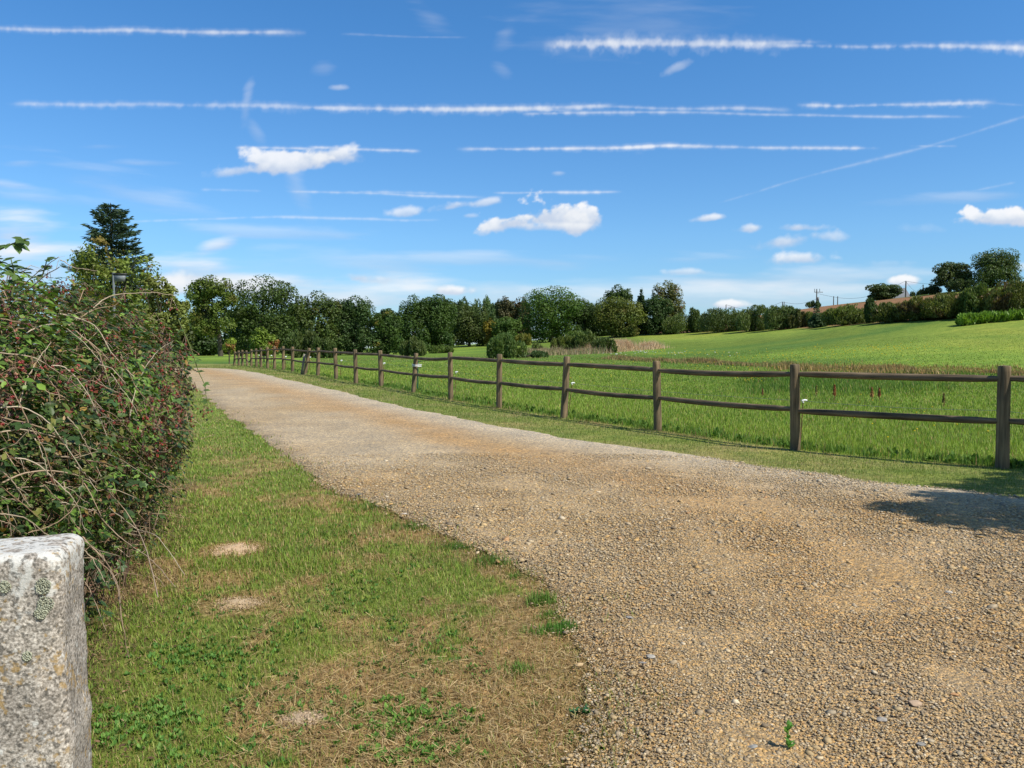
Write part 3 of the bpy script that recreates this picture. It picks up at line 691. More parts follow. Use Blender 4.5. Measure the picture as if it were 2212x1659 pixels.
# dry reddish grass strip along the ditch, straw-coloured bank in the middle distance
def drygrass(name, label, pxs, n, hgt, cols, thick, seed):
    rng = np.random.default_rng(seed); P = np.array([ground(*q) for q in pxs]); t = rng.random(n) * (len(P) - 1); i_ = t.astype(int); f = (t - i_)[:, None]
    q = P[i_] * (1 - f) + P[np.minimum(i_ + 1, len(P) - 1)] * f
    q[:, :2] += rng.normal(0, thick, (n, 2)) * np.array([1, 1.4]); z = height(q[:, 0], q[:, 1])
    nz = fbm(q[:, 0] * .5, q[:, 1] * .4, s=seed)
    A = Acc(); blades(A, q[:, 0], q[:, 1], z, hgt * np.clip((nz - .25) * 2.4, .12, 1.1) * (.35 + .65 * rng.random(n)), np.full(n, .05), pick(cols, [1] * len(cols), n, rng), rng, .95, True)
    return tag(A.build(name, M_dry), label, 'dry grass', kind='stuff')
drygrass('ditch_grass', 'rusty dry grass growing along the ditch across the meadow', [(2320,808),(2212,806),(2050,803),(1900,801),(1760,800)], 17000, .46, [(.36, .20, .08), (.46, .32, .15), (.30, .22, .08), (.17, .18, .05)], 1.6, 5)
drygrass('ditch_grass', 'brownish seedheads in the far ditch behind the middle fence posts', [(1700,792),(1560,786),(1427,780),(1330,775)], 14000, .5, [(.28, .17, .08), (.36, .26, .12), (.17, .2, .06)], .9, 6)
drygrass('straw_grass', 'tall straw-coloured grass on the low bank right of the round bushes', [(1405,752),(1370,754),(1340,757),(1300,760),(1267,762)], 20000, 1.7, [(.62, .44, .26), (.70, .54, .36), (.46, .32, .18)], 1.1, 7)
drygrass('withered_scrub', 'pinkish brown withered weeds between the two round bushes', [(1270,763),(1220,765),(1180,766),(1140,768)], 13000, 1.15, [(.40, .28, .17), (.50, .38, .24), (.26, .22, .11), (.13, .19, .05)], 1.5, 8)

# ------------------------------------------------------------------ foliage
DIA = np.array([(0, -.5, 0), (.34, 0, .06), (0, .5, 0), (-.34, 0, .06)]); DF = np.array([(0, 1, 2, 3)])
def leafcloud(A, P, nrm, size, cols, rng, proto=DIA, pf=DF, rnd=1.0):
    n = len(P); nr = nrm + rdir(n, rng) * rnd
    A.stamp(proto, pf, P, frames(nr, rng.uniform(0, 6.3, n), size), cols)
def lobes_points(lobes, n, rng, freq, thr, seed, shell=.16, inner=.22):
    L_ = np.array(lobes); wts = (L_[:, 3] * L_[:, 4] + L_[:, 3] * L_[:, 5] + L_[:, 4] * L_[:, 5]); wts /= wts.sum()
    n = int(n * 1.25); N_ = int(n * 2.1); k = rng.choice(len(L_), N_, p=wts); dv = rdir(N_, rng)
    r = 1 - np.abs(rng.normal(0, shell, N_)); inn = rng.random(N_) < inner; r = np.where(inn, rng.random(N_) ** .5, r)
    bmp = .84 + .34 * vn(dv[:, 0] * 2.6 + k * 5, dv[:, 1] * 2.6, dv[:, 2] * 2.6, s=seed)
    P = L_[k, :3] + dv * (r * bmp)[:, None] * L_[k, 3:6]
    q = P * freq
    keep = (fbm(q[:, 0], q[:, 1], q[:, 2], s=seed + 3, o=2) > thr) | (rng.random(N_) < .12)
    return P[keep][:n], dv[keep][:n], k[keep][:n]
def crown_cols(P, k, base, rng, var=.26, alt=None, altp=.0, seed=0):
    n = len(P); b = np.array(base) * np.array([1.28, 1.32, .92])
    t = fbm(P[:, 0] * .9, P[:, 1] * .9, P[:, 2] * .9, s=seed)[:, None]
    lk = (np.random.default_rng(seed).random(200)[k % 200][:, None] - .5)
    c = b * (1 + var * (t - .5) * 2.2 + var * lk) * (1 + .5 * (rng.random((n, 1)) - .5))
    c = c * (1 + np.array([.35, .1, -.1]) * (fbm(P[:, 0] * .5, P[:, 1] * .5, P[:, 2] * .5, s=seed + 9)[:, None] - .5) * 1.6)
    if alt is not None:
        a = fbm(P[:, 0] * .6, P[:, 1] * .6, P[:, 2] * .6, s=seed + 5); s_ = rng.random(n) < sstep(a, .62 - altp, .75 - altp)
        c = np.where(s_[:, None], np.array(alt) * (1 + .5 * (rng.random((n, 1)) - .5)), c)
    return np.clip(c, .004, 1)
SEED = [100]
def tree(name, label, x0, x1, yt, yb, d, base, n=6500, leaf=.36, cb=.12, shape='round', alt=None, altp=.12, nl=18, trunk=True, thr=.40, cat='tree', group=None, flat=.85, trunkx=None, mat=None, tr=None, ragged=1.0):
    SEED[0] += 1; sd = SEED[0]; rng = np.random.default_rng(sd)
    b = at((x0 + x1) / 2, yb, d); tz = at((x0 + x1) / 2, yt, d)[2]; bz = h1(b[0], d); H = tz - bz; W = (x1 - x0) / F * d
    root = thing(name, label, cat, (b[0], d, bz), 0, group)
    lobes = []
    z0 = cb * H; Hc = H - z0; rw = W / 2 * ((1.24 if group == TL else 1.1) if shape in ('round', 'oak') else (1.32 if group == HG else 1.15))
    if shape in ('round', 'oak'):
        k = 0
        while len(lobes) < nl:
            v = rng.uniform(-1, 1, 3); pw = 3.4 if v[2] < 0 else 2.7; q_ = (abs(v[0]) ** pw + abs(v[1]) ** pw + abs(v[2]) ** pw) ** (1 / pw)
            v = v / q_ * (rng.uniform(.55, .74) if rng.random() < .85 else .3)
            lr = rng.uniform(.25, .38) * (1.05 if shape == 'round' else .92)
            lobes.append((v[0] * rw * (1 - lr * .15), v[1] * rw * flat, z0 + Hc / 2 + v[2] * Hc / 2, lr * rw, lr * rw * flat, lr * Hc / 2 * (1.05 if shape == 'round' else .8)))
        if cb < .1:
            for q in range(7): lobes.append((rng.uniform(-.72, .72) * rw, rng.uniform(-.4, .4) * rw, Hc * rng.uniform(.10, .24), rng.uniform(.28, .36) * rw, .34 * rw, Hc * .17))
        for q in (-.5, .5): lobes.append((q * rw, 0, z0 + Hc * rng.uniform(.66, .74), .36 * rw, .36 * rw, .21 * Hc))
        lobes.append((0, 0, z0 + Hc * .78, .42 * rw, .42 * rw, .22 * Hc)); lobes.append((0, 0, z0 + Hc * .45, .6 * rw, .6 * rw, .38 * Hc))
    elif shape == 'poplar':
        for q in range(nl):
            a = rng.uniform(-1, 1); bb = rng.uniform(-.7, .7)
            hh_ = 1 - .38 * abs(a) - rng.uniform(0, .14)
            lobes.append((a * rw * .8, bb * rw, z0 + Hc * hh_ * .55, rw * .24, rw * .24, Hc * hh_ * .47))
    elif shape == 'bush':
        for q in range(nl):
            a = rng.uniform(-1, 1) * .78; bb = rng.uniform(-.6, .6) * flat; top = math.sqrt(max(.05, 1 - a * a * .75)) * rng.uniform(.78, 1.0)
            lobes.append((a * rw, bb * rw, H * top * .48, rw * rng.uniform(.26, .40), rw * .36, H * top * .585))
    elif shape == 'cone':
        for q in range(nl):
            t = (q + .5) / nl; r_ = rw * (1 - t) ** .8 * 1.0 + .06 * rw; an = rng.uniform(0, 6.28)
            for m_ in range(3):
                an += 2.1; lobes.append((math.cos(an) * r_ * .5, math.sin(an) * r_ * .5, z0 + Hc * t * .97, r_ * .62, r_ * .62, Hc / nl * .95))
    P, dv, k = lobes_points(lobes, n, rng, .85, thr, sd)
    if len(P):
        zc = P[:, 2] > .05; P, dv, k = P[zc], dv[zc], k[zc]
    # never let strays exceed the outline much
    P[:, 2] = np.minimum(P[:, 2], H * 1.01)
    A = Acc(); nrm = dv * 1.0 + np.array([0, 0, .55])
    cols = crown_cols(P, k, base, rng, seed=sd, alt=alt, altp=altp)
    if shape in ('bush', 'poplar'):                                   # willow-like upright wands
        pr = np.array([(0, -.2, -.5), (.2, 0, 0), (0, .2, .75), (-.2, 0, 0)]); nr = rdir(len(P), rng) * .55 + np.array([0, 0, 1.0]) + dv * .35
        A.stamp(pr, DF, P, frames(nr, rng.uniform(0, 6.3, len(P)), leaf * (.7 + .6 * rng.random(len(P)))), cols)
    else: leafcloud(A, P, nrm, leaf * (.6 + .8 * rng.random(len(P))), cols, rng, rnd=.9)
    A.build('crown' if cat == 'tree' else 'foliage', mat or M_leaf, root)
    T = Acc(); r0 = tr or max(.1, H * .028); tx = 0 if trunkx is None else at(trunkx, yb, d)[0] - b[0]
    top = z0 + Hc * .7
    pts = [(tx, 0, -.2), (tx * .9, 0, top * .3), (tx * .5 + rng.normal(0, .15), .1, top * .6), (rng.normal(0, .2), 0, top)]
    T.tube(pts, [r0 * 1.25, r0, r0 * .7, r0 * .25], 8)
    for q in range(min(9, len(lobes))):
        lb = lobes[rng.integers(len(lobes))]; s0 = rng.uniform(.3, .75)
        p0 = np.array([tx * (1 - s0), 0, top * s0]); p1 = np.array(lb[:3]); mid = (p0 + p1) / 2 + np.array([0, 0, -.06 * H])
        T.tube([p0, mid, p1], [r0 * .42, r0 * .28, r0 * .1], 5)
    T.build('trunk' if cat == 'tree' else 'stems', M_bark, root)
    return root
HG = 'bushes of the hedge along the top of the slope'
DK, DK2, MID, YEL, GRY, OLV = (.040, .068, .018), (.032, .057, .018), (.062, .10, .024), (.15, .155, .03), (.066, .098, .044), (.092, .108, .028)
RUS = (.088, .062, .036)
TL = 'trees along the far edge of the field'
# second row, further back: keeps the wood deep
for a in ((470,560,665,755,150,DK2,'dark tree filling the view between the two leftmost oaks'),(620,660,655,755,150,DK2,'dark tree between the tallest oak and its right neighbour'),(560,690,655,752,165,DK2,'dark tree glimpsed behind the gap right of the tallest left oak'),(700,800,652,752,170,DK2,'low dark tree filling the dip behind the two rounded trees'),(800,880,668,755,168,DK2,'small dark tree behind the low gap in the tree line'),
          (895,1005,645,750,178,DK2,'dark tree behind the pair of round green trees'),(1040,1150,650,742,182,DK2,'dark tree behind the brown leaved pair'),(1240,1330,655,735,180,DK2,'dark tree filling the gap right of the great round oak'),(395,470,668,765,135,DK2,'dark low tree behind the leftmost oak')):
    tree('background_tree', a[6], *a[:5], a[5], n=8500, leaf=.5, cb=.0, nl=16, group=TL, thr=.2)
tree('oak_tree', 'leftmost oak with pale yellow-green top and bare trunk standing on the lawn', 408,508,594,771,112,(.082,.112,.026), n=11000, leaf=.30, cb=.17, shape='oak', nl=26, group=TL, thr=.45, trunkx=477, alt=(.13,.14,.03), altp=.04)
tree('oak_tree', 'tallest dark oak with ragged open top, right of the leftmost oak', 500,642,591,762,118,(.048,.074,.022), n=15000, leaf=.31, cb=.02, shape='oak', nl=34, group=TL, thr=.44)
tree('oak_tree', 'oak with lumpy light-tipped top behind the leaning fence post', 636,737,625,764,122,(.062,.088,.026), n=11000, leaf=.32, cb=.0, shape='oak', nl=24, group=TL, thr=.42, alt=(.12,.12,.03), altp=.02)
tree('broadleaf_tree', 'rounded blue-green tree left of the low gap in the tree line', 726,811,637,766,124,(.040,.068,.024), n=11000, leaf=.30, cb=.0, nl=18, group=TL, thr=.36)
tree('broadleaf_tree', 'low tree with a few yellow twigs in the dip of the tree line', 806,871,671,767,124,(.045,.078,.020), n=7000, leaf=.30, cb=.0, nl=14, group=TL, thr=.38, alt=(.19,.17,.03), altp=-.02)
tree('broadleaf_tree', 'pointed dark green tree, left one of the pair over the small round bush', 862,925,635,760,138,(.042,.074,.020), n=9000, leaf=.33, cb=.0, nl=18, group=TL, thr=.36)
tree('broadleaf_tree', 'broad dark green tree with visible trunk, right one of the pair', 908,984,634,757,140,(.046,.078,.022), n=10000, leaf=.33, cb=.06, nl=20, group=TL, thr=.36, trunkx=953)
tree('poplar_tree', 'small grey-green poplar left of the broad poplar clump', 976,1024,631,750,175,GRY, n=5000, leaf=.42, cb=.1, shape='poplar', nl=9, group=TL)
tree('poplar_tree', 'broad grey-green poplar clump with finger-like tips', 1012,1076,626,750,178,(.078,.118,.055), n=9000, leaf=.42, cb=.1, shape='poplar', nl=20, group=TL)
tree('broadleaf_tree', 'brownish green tree in front of the poplars', 976,1052,652,752,148,(.055,.074,.024), n=9000, leaf=.33, cb=.0, nl=18, group=TL, thr=.36)
tree('broadleaf_tree', 'reddish brown tree directly right of the poplars', 1070,1112,638,745,165,(.07,.062,.032), n=6000, leaf=.36, cb=.05, nl=14, group=TL, alt=(.04,.06,.02), altp=.1)
tree('broadleaf_tree', 'dull brown tree touching the left side of the great round oak', 1100,1144,640,745,166,RUS, n=6000, leaf=.36, cb=.05, nl=14, group=TL, alt=(.04,.06,.02), altp=.08)
tree('broadleaf_tree', 'yellow autumn tree low in front of the wood', 1044,1072,688,744,146,(.19,.15,.03), n=2600, leaf=.3, cb=.05, nl=9, group=TL)
tree('broadleaf_tree', 'fresh green low round tree below the brown pair', 1062,1127,683,745,144,(.062,.104,.026), n=6500, leaf=.3, cb=.0, nl=14, group=TL, thr=.34)
tree('oak_tree', 'great round oak standing alone above the middle of the field', 1133,1252,616,740,150,(.058,.10,.021), n=16000, leaf=.33, cb=.0, nl=28, group=TL, thr=.38)
tree('broadleaf_tree', 'dark tree with a pale dead limb at the right foot of the great oak', 1216,1282,644,738,156,(.042,.068,.020), n=9000, leaf=.33, cb=.0, nl=18, group=TL, thr=.38)
tree('oak_tree', 'dark tree top poking above the olive green tree', 1303,1364,614,728,170,DK, n=7000, leaf=.36, cb=.1, shape='oak', nl=16, group=TL)
tree('broadleaf_tree', 'big olive green round tree with yellowing top', 1285,1386,641,732,152,(.088,.105,.026), n=13000, leaf=.33, cb=.0, nl=22, group=TL, thr=.36, alt=(.16,.135,.035), altp=-.04)
tree('spruce_tree', 'dark pointed conifer between the olive tree and the tall orange-tipped tree', 1367,1402,620,728,160,(.03,.058,.028), n=6500, leaf=.36, cb=.0, shape='cone', nl=12, group=TL, mat=M_needle)
tree('broadleaf_tree', 'dark green tree pressed against the left of the tall orange-tipped tree', 1388,1452,638,728,152,(.036,.062,.020), n=10000, leaf=.32, cb=.0, nl=18, group=TL, thr=.36)
tree('broadleaf_tree', 'tall narrow tree with orange-brown tips at the end of the hedge', 1410,1472,603,726,156,(.098,.105,.036), n=12000, leaf=.31, cb=.0, nl=22, group=TL, thr=.40, alt=(.17,.105,.04), altp=.0)
# bushes in the field
BG = 'bushes standing in the rough part of the field'
WIL = (.088, .118, .042)
tree('willow_bush', 'wide grey-green willow bush behind the fence, left of two', 631,688,708,772,96,(.062,.082,.032), n=6500, leaf=.34, shape='bush', nl=12, cat='bush', group=BG)
tree('willow_bush', 'smaller willow bush joined to the right of the wide one', 678,722,729,773,92,(.066,.092,.036), n=4500, leaf=.3, shape='bush', nl=9, cat='bush', group=BG)
tree('willow_bush', 'round grey-green bush below the pair of dark trees', 866,915,728,769,100,(.080,.105,.042), n=5500, leaf=.3, shape='bush', nl=9, cat='bush', group=BG)
tree('willow_bush', 'largest round willow bush, in front of the ditch at mid field', 1059,1129,722,775,78,(.085,.118,.038), n=9000, leaf=.26, shape='bush', nl=12, cat='bush', group=BG)
tree('willow_bush', 'small upright bush left of the pinkish weeds', 1148,1171,737,763,98,WIL, n=2200, leaf=.25, shape='bush', nl=5, cat='bush', group=BG)
tree('willow_bush', 'low bush at the foot of the great oak', 1190,1228,726,756,104,(.092,.115,.034), n=3800, leaf=.27, shape='bush', nl=8, cat='bush', group=BG)
tree('willow_bush', 'tall bush behind the pinkish weeds, left of the straw bank', 1222,1292,713,756,104,(.082,.11,.036), n=6500, leaf=.28, shape='bush', nl=12, cat='bush', group=BG)
tree('willow_bush', 'dense dark bush at the left end of the straw bank', 1286,1334,727,756,100,(.07,.098,.034), n=5000, leaf=.26, shape='bush', nl=9, cat='bush', group=BG)
tree('willow_bush', 'yellowish shrub under the left edge of the great oak', 1115,1146,716,743,140,(.155,.145,.04), n=2200, leaf=.3, shape='bush', nl=6, cat='bush', group=BG)
tree('willow_bush', 'low leafy scrub beside the largest round bush', 1120,1180,757,774,78,(.07,.10,.045), n=3000, leaf=.2, shape='bush', nl=9, cat='bush', group=BG)
tree('willow_bush', 'small green bush in the grass near the visible trunk', 925,978,745,768,120,(.08,.11,.03), n=2200, leaf=.3, shape='bush', nl=7, cat='bush', group=BG)
# hedge on the slope
HG = 'bushes of the hedge along the top of the slope'
def hb(lab, x0, x1, yt, yb, base, n=6000, nl=12, leaf=.30, alt=None, altp=.05, dz=0, shape='bush'):
    base = tuple(np.array(base) * 1.22)
    g = ground((x0 + x1) / 2, yb); return tree('hedge_bush', lab, x0, x1, yt - 1, yb, g[1] + 1.5 + dz, base, n=int(n * 1.15), leaf=leaf, shape=shape, nl=nl, cat='bush', group=HG, alt=alt, altp=altp, flat=.7)
HD = (.075, .098, .036)
hb('first hedge bush right of the tall orange-tipped tree', 1446,1522,676,720,HD, 7000)
hb('thin taller sprig rising over the left end of the hedge', 1485,1518,663,719,(.05,.072,.026), 2500, 5)
hb('rounded grey-green hedge bush below the two short distant poles', 1514,1604,666,718,(.066,.085,.036), 9000, 15)
hb('grey-green hedge bush between two rounded ones, under a thin wire', 1598,1668,661,716,(.070,.092,.038), 8000)
hb('tallest willow-like hedge bush left of the brown crop', 1656,1718,655,713,(.066,.092,.040), 8000)
hb('dark brownish hedge bush at the left start of the brown crop', 1708,1742,668,709,(.06,.062,.028), 4500, 7)
hb('pale leafy bit of hedge beside the small conifer', 1735,1765,676,706,(.095,.11,.034), 3500, 6)
hb('low hedge bush right of the small conifer', 1770,1804,672,704,(.075,.085,.03), 4000, 7)
hb('olive willow-like hedge bush under the pair of thin poles', 1796,1866,660,703,(.088,.105,.036), 9000, 13)
hb('dark upright hedge bush below the lone round tree', 1862,1900,645,699,(.045,.07,.026), 6000, 7)
hb('green and brown hedge bush in front of the slate-roofed house', 1892,1952,655,698,(.062,.074,.024), 9000, 12, alt=(.12,.09,.04))
hb('hedge bush right of the slate-roofed house with rusty bracken', 1946,2012,644,694,(.078,.082,.026), 10000, 13, alt=(.15,.10,.045), altp=.08)
hb('long brownish hedge bush below the smaller hilltop oak', 2004,2096,634,690,(.078,.082,.024), 13000, 16, alt=(.14,.10,.04), altp=.08, leaf=.26)
hb('high hedge bush below the larger hilltop oak', 2086,2160,612,688,(.066,.088,.024), 13000, 14, alt=(.13,.10,.035), leaf=.26)
hb('highest hedge bush, cut by the right edge of the view', 2150,2262,608,686,(.072,.08,.024), 15000, 16, alt=(.13,.09,.035), altp=.08, leaf=.26)
tree('spruce_tree', 'small dark conifer growing out of the hedge by the crop', 1747,1781,657,704,117,(.036,.06,.026), n=4000, leaf=.24, cb=0, shape='cone', nl=8, mat=M_needle)
for fa in ((2070,2122,681,688,'lowest leftmost clump of bright green ferns under the hedge'),(2112,2172,676,687,'middle clump of bright green ferns under the highest hedge'),(2160,2240,671,687,'tallest clump of bright green ferns at the right edge of the view')):
    tree('fern_clump', fa[4], *fa[:4], 89, (.125,.20,.035), n=4200, leaf=.5, shape='bush', nl=26, cat='ferns', cb=0, flat=.5, alt=(.24,.21,.04), altp=-.04, thr=.5, group='bracken ferns below the hedge')
# hilltop
tree('round_tree', 'lone round tree on the crest just left of the slate roof', 1868,1940,612,652,200,(.042,.064,.022), n=6000, leaf=.42, cb=.02, nl=16)
tree('oak_tree', 'smaller hilltop oak with see-through crown', 2012,2092,566,636,178,(.05,.072,.024), n=8500, leaf=.34, cb=.12, shape='round', nl=20, thr=.44)
tree('hill_bush', 'grey-green bush at the foot of the smaller hilltop oak', 2050,2098,602,636,172,(.05,.072,.03), n=4000, leaf=.36, shape='bush', nl=8, cat='bush')
tree('hill_bush', 'dark low bush left of the smaller hilltop oak trunk', 2000,2046,618,640,180,(.045,.06,.026), n=3000, leaf=.36, shape='bush', nl=8, cat='bush')
tree('oak_tree', 'larger dense hilltop oak near the right edge', 2093,2200,535,618,172,(.052,.078,.024), n=12000, leaf=.34, cb=.05, shape='round', nl=24, thr=.40)
tree('hill_bush', 'tiny bush on the crest beside the crossarm pole', 1744,1772,650,664,228,(.05,.075,.03), n=1200, leaf=.4, shape='bush', nl=5, cat='bush')
tree('hill_bush', 'low bush right of the slate roof', 1968,2000,627,640,240,(.05,.07,.03), n=1400, leaf=.45, shape='bush', nl=5, cat='bush')

# crop field beyond the hedge: rows of brown tasselled stems
rng = np.random.default_rng(77); n = 46000
u, v = rng.random(n), rng.random(n); pxx = 1690 + u * 420; dist = 130 + 110 * v
xx = (pxx - CX) / F * dist; yy_ = dist; zz = height(xx, yy_)
k = beyond_hedge(xx, yy_); A = Acc()
blades(A, xx[k], yy_[k], zz[k] - 1.2, .9 + .4 * rng.random(k.sum()), np.full(k.sum(), .3), pick([(.27, .125, .062), (.32, .16, .08), (.22, .11, .05)], [3, 2, 2], k.sum(), rng), rng, .4, True)
tag(A.build('brown_crop', M_dry), 'reddish brown ripening crop on the hill behind the hedge', 'crop', kind='stuff')

# ------------------------------------------------------------------ conifer and open tree at left
def spruce():
    rng = np.random.default_rng(301); d = 40.0
    b = at(246, 740, d); top = at(246, 438, d)[2]; bz = h1(b[0], d); H = top - bz
    root = thing('spruce_tree', 'tall dark blue-green spruce rising behind the bramble hedge', 'tree', (b[0], d, bz))
    T = Acc(); T.tube([(0, 0, -.2), (0, 0, H * .5), (0, 0, H)], [.2, .12, .015], 8); T.build('trunk', M_bark, root)
    A = Acc(); B = Acc()
    prof = lambda t: 2.75 * (1 - t) ** .62 * (1 + .12 * math.sin(t * 23)) + .1
    z = .9
    while z < H - .1:
        t = z / H; r = prof(t)
        nb = int(7 + 6 * (1 - t))
        for q in range(nb):
            an = rng.uniform(0, 6.28); ln = r * rng.choice([rng.uniform(.55, .9), rng.uniform(.95, 1.22)]); dr = np.array([math.cos(an), math.sin(an)])
            s = np.linspace(0, 1, 9); up = (.35 * t - .22) * ln
            pts = np.c_[dr[0] * ln * s, dr[1] * ln * s, z + up * s + .20 * ln * (s ** 2.6)]
            B.tube(pts[::2], np.linspace(.03, .006, 5) * (1.3 - t), 4, cap=False)
            m = int(56 * ln) + 10; ss = rng.random(m) ** .7; base = np.stack([np.interp(ss, s, pts[:, i]) for i in range(3)], 1)
            side = np.array([-dr[1], dr[0], 0]); wd = (.28 + .28 * ln * .35) * (1 - ss * .6)
            off = rng.uniform(-1, 1, m); pos = base + side * (off * wd)[:, None] + np.array([0, 0, -1]) * (rng.random(m) * .12)[:, None]
            dirn = np.stack([dr[0] + side[0] * off * .9, dr[1] + side[1] * off * .9, rng.normal(.05, .3, m)], 1)
            c = np.array([.040, .070, .036]) * (1 + .7 * (rng.random((m, 1)) - .3))
            A.stamp(np.array([(0, -.1, -.1), (.14, 0, .4), (0, .1, 1), (-.14, 0, .4)]), DF, pos, frames(dirn, rng.uniform(0, 6.3, m), .15 + .13 * rng.random(m)), c)
        z += .17 + .11 * (1 - t)
    B.build('branches', M_bark, root); A.build('crown', M_needle, root)
spruce()
def open_tree(name, label, d, base_px, lob, base, n, leaf, alt, sd, thr=.5, tw=1.0, th=3.0):
    rng = np.random.default_rng(sd); b = at(base_px, 760, d); bz = h1(b[0], d)
    root = thing(name, label, 'tree', (b[0], d, bz)); lobes = []
    for x, y, rx, ry in lob:
        p = at(x, y, d); lobes.append((p[0] - b[0], rng.uniform(-.4, .4), p[2] - bz, rx / F * d, rx / F * d * .8, ry / F * d))
    P, dv, k = lobes_points(lobes, n, rng, 1.6, thr, sd, .3, .3)
    A = Acc(); leafcloud(A, P, dv + np.array([0, 0, .6]), leaf * (.6 + .8 * rng.random(len(P))), crown_cols(P, k, base, rng, seed=sd, alt=alt, altp=.05), rng)
    A.build('crown', M_leaf, root); T = Acc(); T.tube([(0, 0, -.2), (0, 0, th * .5), (.05, 0, th)], np.array([.14, .11, .06]) * tw, 7)
    for lb in lobes:
        for q in range(4):
            p1 = np.array(lb[:3]) + rdir(1, rng)[0] * np.array(lb[3:6]) * .95; p0 = np.array([0, 0, min(1.2 + q * .5, max(.5, lb[2] * .6))]); mid = (p0 + p1) / 2 + rng.normal(0, .15, 3)
            T.tube([p0, mid, p1], np.array([.04, .022, .006]) * max(tw, .6), 4, cap=False)
    T.build('trunk', M_bark, root)
open_tree('locust_tree', 'open twiggy yellow-green tree growing in front of the tall spruce', 36, 245,
   [(205,560,42,30),(255,560,36,24),(300,580,44,34),(175,560,32,30),(240,600,70,42),(320,620,42,34),(185,600,40,34),(300,660,60,40),(345,650,40,30),(215,530,26,20)], (.125, .155, .036), 3900, .14, (.20, .155, .035), 311, .54)
open_tree('ash_tree', 'airy pale tree with thin twigs at the right edge of the bramble hedge', 34, 350,
   [(350,640,34,26),(385,680,22,26),(365,700,36,28),(330,700,46,34),(395,660,12,14),(340,612,26,18)], (.13, .145, .045), 6500, .15, (.20, .15, .045), 313, .5)
open_tree('background_tree', 'dark shrubby tree under the airy pale tree by the lane', 42, 340,
   [(350,725,46,40),(388,728,28,34),(300,720,50,40),(250,700,60,50),(190,660,50,50)], (.045, .065, .024), 9000, .2, None, 315, .34)
# two little fruit trees by the end of the fence
open_tree('peach_tree', 'slender young fruit tree with thin stem left of the fence end', 68, 495, [(494,745,13,13),(498,738,9,9),(488,752,8,9),(500,757,7,8)], (.13, .18, .03), 1500, .17, (.28, .14, .05), 321, .42, .45, 1.5)
open_tree('peach_tree', 'wider young fruit tree with drooping reddish leaves behind the far fence posts', 74, 570, [(560,735,20,20),(585,738,18,18),(565,718,15,12),(580,752,22,14),(552,752,14,14)], (.125, .17, .03), 3600, .18, (.30, .13, .05), 322, .4, .5, 1.7)

# ------------------------------------------------------------------ grey board on a post among the twigs
p = at(246, 640, 30.0); bz = h1(p[0], 30)
root = thing('signboard', 'grey board on a dark metal post among the twigs of the open tree', 'sign', (p[0], 30, bz))
zt = at(246, 589, 30)[2] - bz; k_ = 30 / F
A = Acc(); A.tube([(0, 0, -.2), (0, 0, zt)], [.045, .045], 8); A.build('post', M_greymetal, root)
A = Acc(); z1, z0 = at(246, 594, 30)[2] - bz, at(246, 608, 30)[2] - bz
A.add([(3*k_,-.03,z0),(24*k_,-.03,z0),(27*k_,-.03,z1),(1*k_,-.03,z1),(3*k_,.03,z0),(24*k_,.03,z0),(27*k_,.03,z1),(1*k_,.03,z1)], [(0,1,2,3),(5,4,7,6),(1,5,6,2),(4,0,3,7),(3,2,6,7),(0,4,5,1)]); A.build('board', M_greymetal, root)
A = Acc(); A.box((0, -.05, z1 + .01), (29*k_, .05, z1 + .06)); A.build('bracket', M_wire, root)

# ------------------------------------------------------------------ fence
root = thing('wooden_fence', 'weathered round-rail wooden fence of leaning posts running along the drive', 'fence', (0, 0, 0))
posts = []
extra = [((9.3, 7.0, 0), 1.28)]
rng = np.random.default_rng(41)
for (tx, ty, bx, by), b in zip(FP, fbase):
    t = at(tx, ty, b[1]); posts.append((np.array(b), np.array([t[0], b[1] + rng.normal(0, .02), t[2]])))
posts = [(np.array([8.55, 7.75, 0]), np.array([8.58, 7.75, 1.29]))] + posts
def post_mesh(b, t, r, sd):
    rng = np.random.default_rng(sd); ax = t - b; H = np.linalg.norm(ax); A = Acc()
    zs = np.array([-.25, 0, .25, .5, .75, .94, .985, 1.0]) * 1.0; n = 14; V_ = []
    an = np.arange(n) * 2 * math.pi / n
    for q, s in enumerate(zs):
        rr_ = r * (1.0 if s < .99 else .86) * (1.05 - .08 * max(s, 0)) * (1 + .03 * np.sin(an * 2 + sd) + .02 * rng.normal(size=n))
        rr_ = np.where(np.abs(an - 4.2) < .26, rr_ * .86, rr_)                  # drying crack
        V_.append(np.c_[np.cos(an) * rr_, np.sin(an) * rr_, np.full(n, s * H)])
    V_ = np.concatenate(V_); m = len(zs)
    i = np.arange(m - 1)[:, None] * n; j = np.arange(n)[None]; k = (j + 1) % n
    A.add(V_, np.stack([i + j, i + k, i + n + k, i + n + j], -1).reshape(-1, 4))
    A.add(np.vstack([V_[-n:] + np.array([0, 0, 0]), [[0, 0, H * 1.004]]]), np.stack([np.arange(n), (np.arange(n) + 1) % n, np.full(n, n)], 1))
    o = A.build('post', M_post, root, smooth=False); o.location = b
    o.rotation_euler = Vector(ax).to_track_quat('Z', 'Y').to_euler(); return o
for q, (b, t) in enumerate(posts):
    post_mesh(b, t, .074 if q < 8 else .085, q)
    if abs(FP[max(0, q - 1)][0] - 668) < 1 and q > 0: pass
rail_o = []
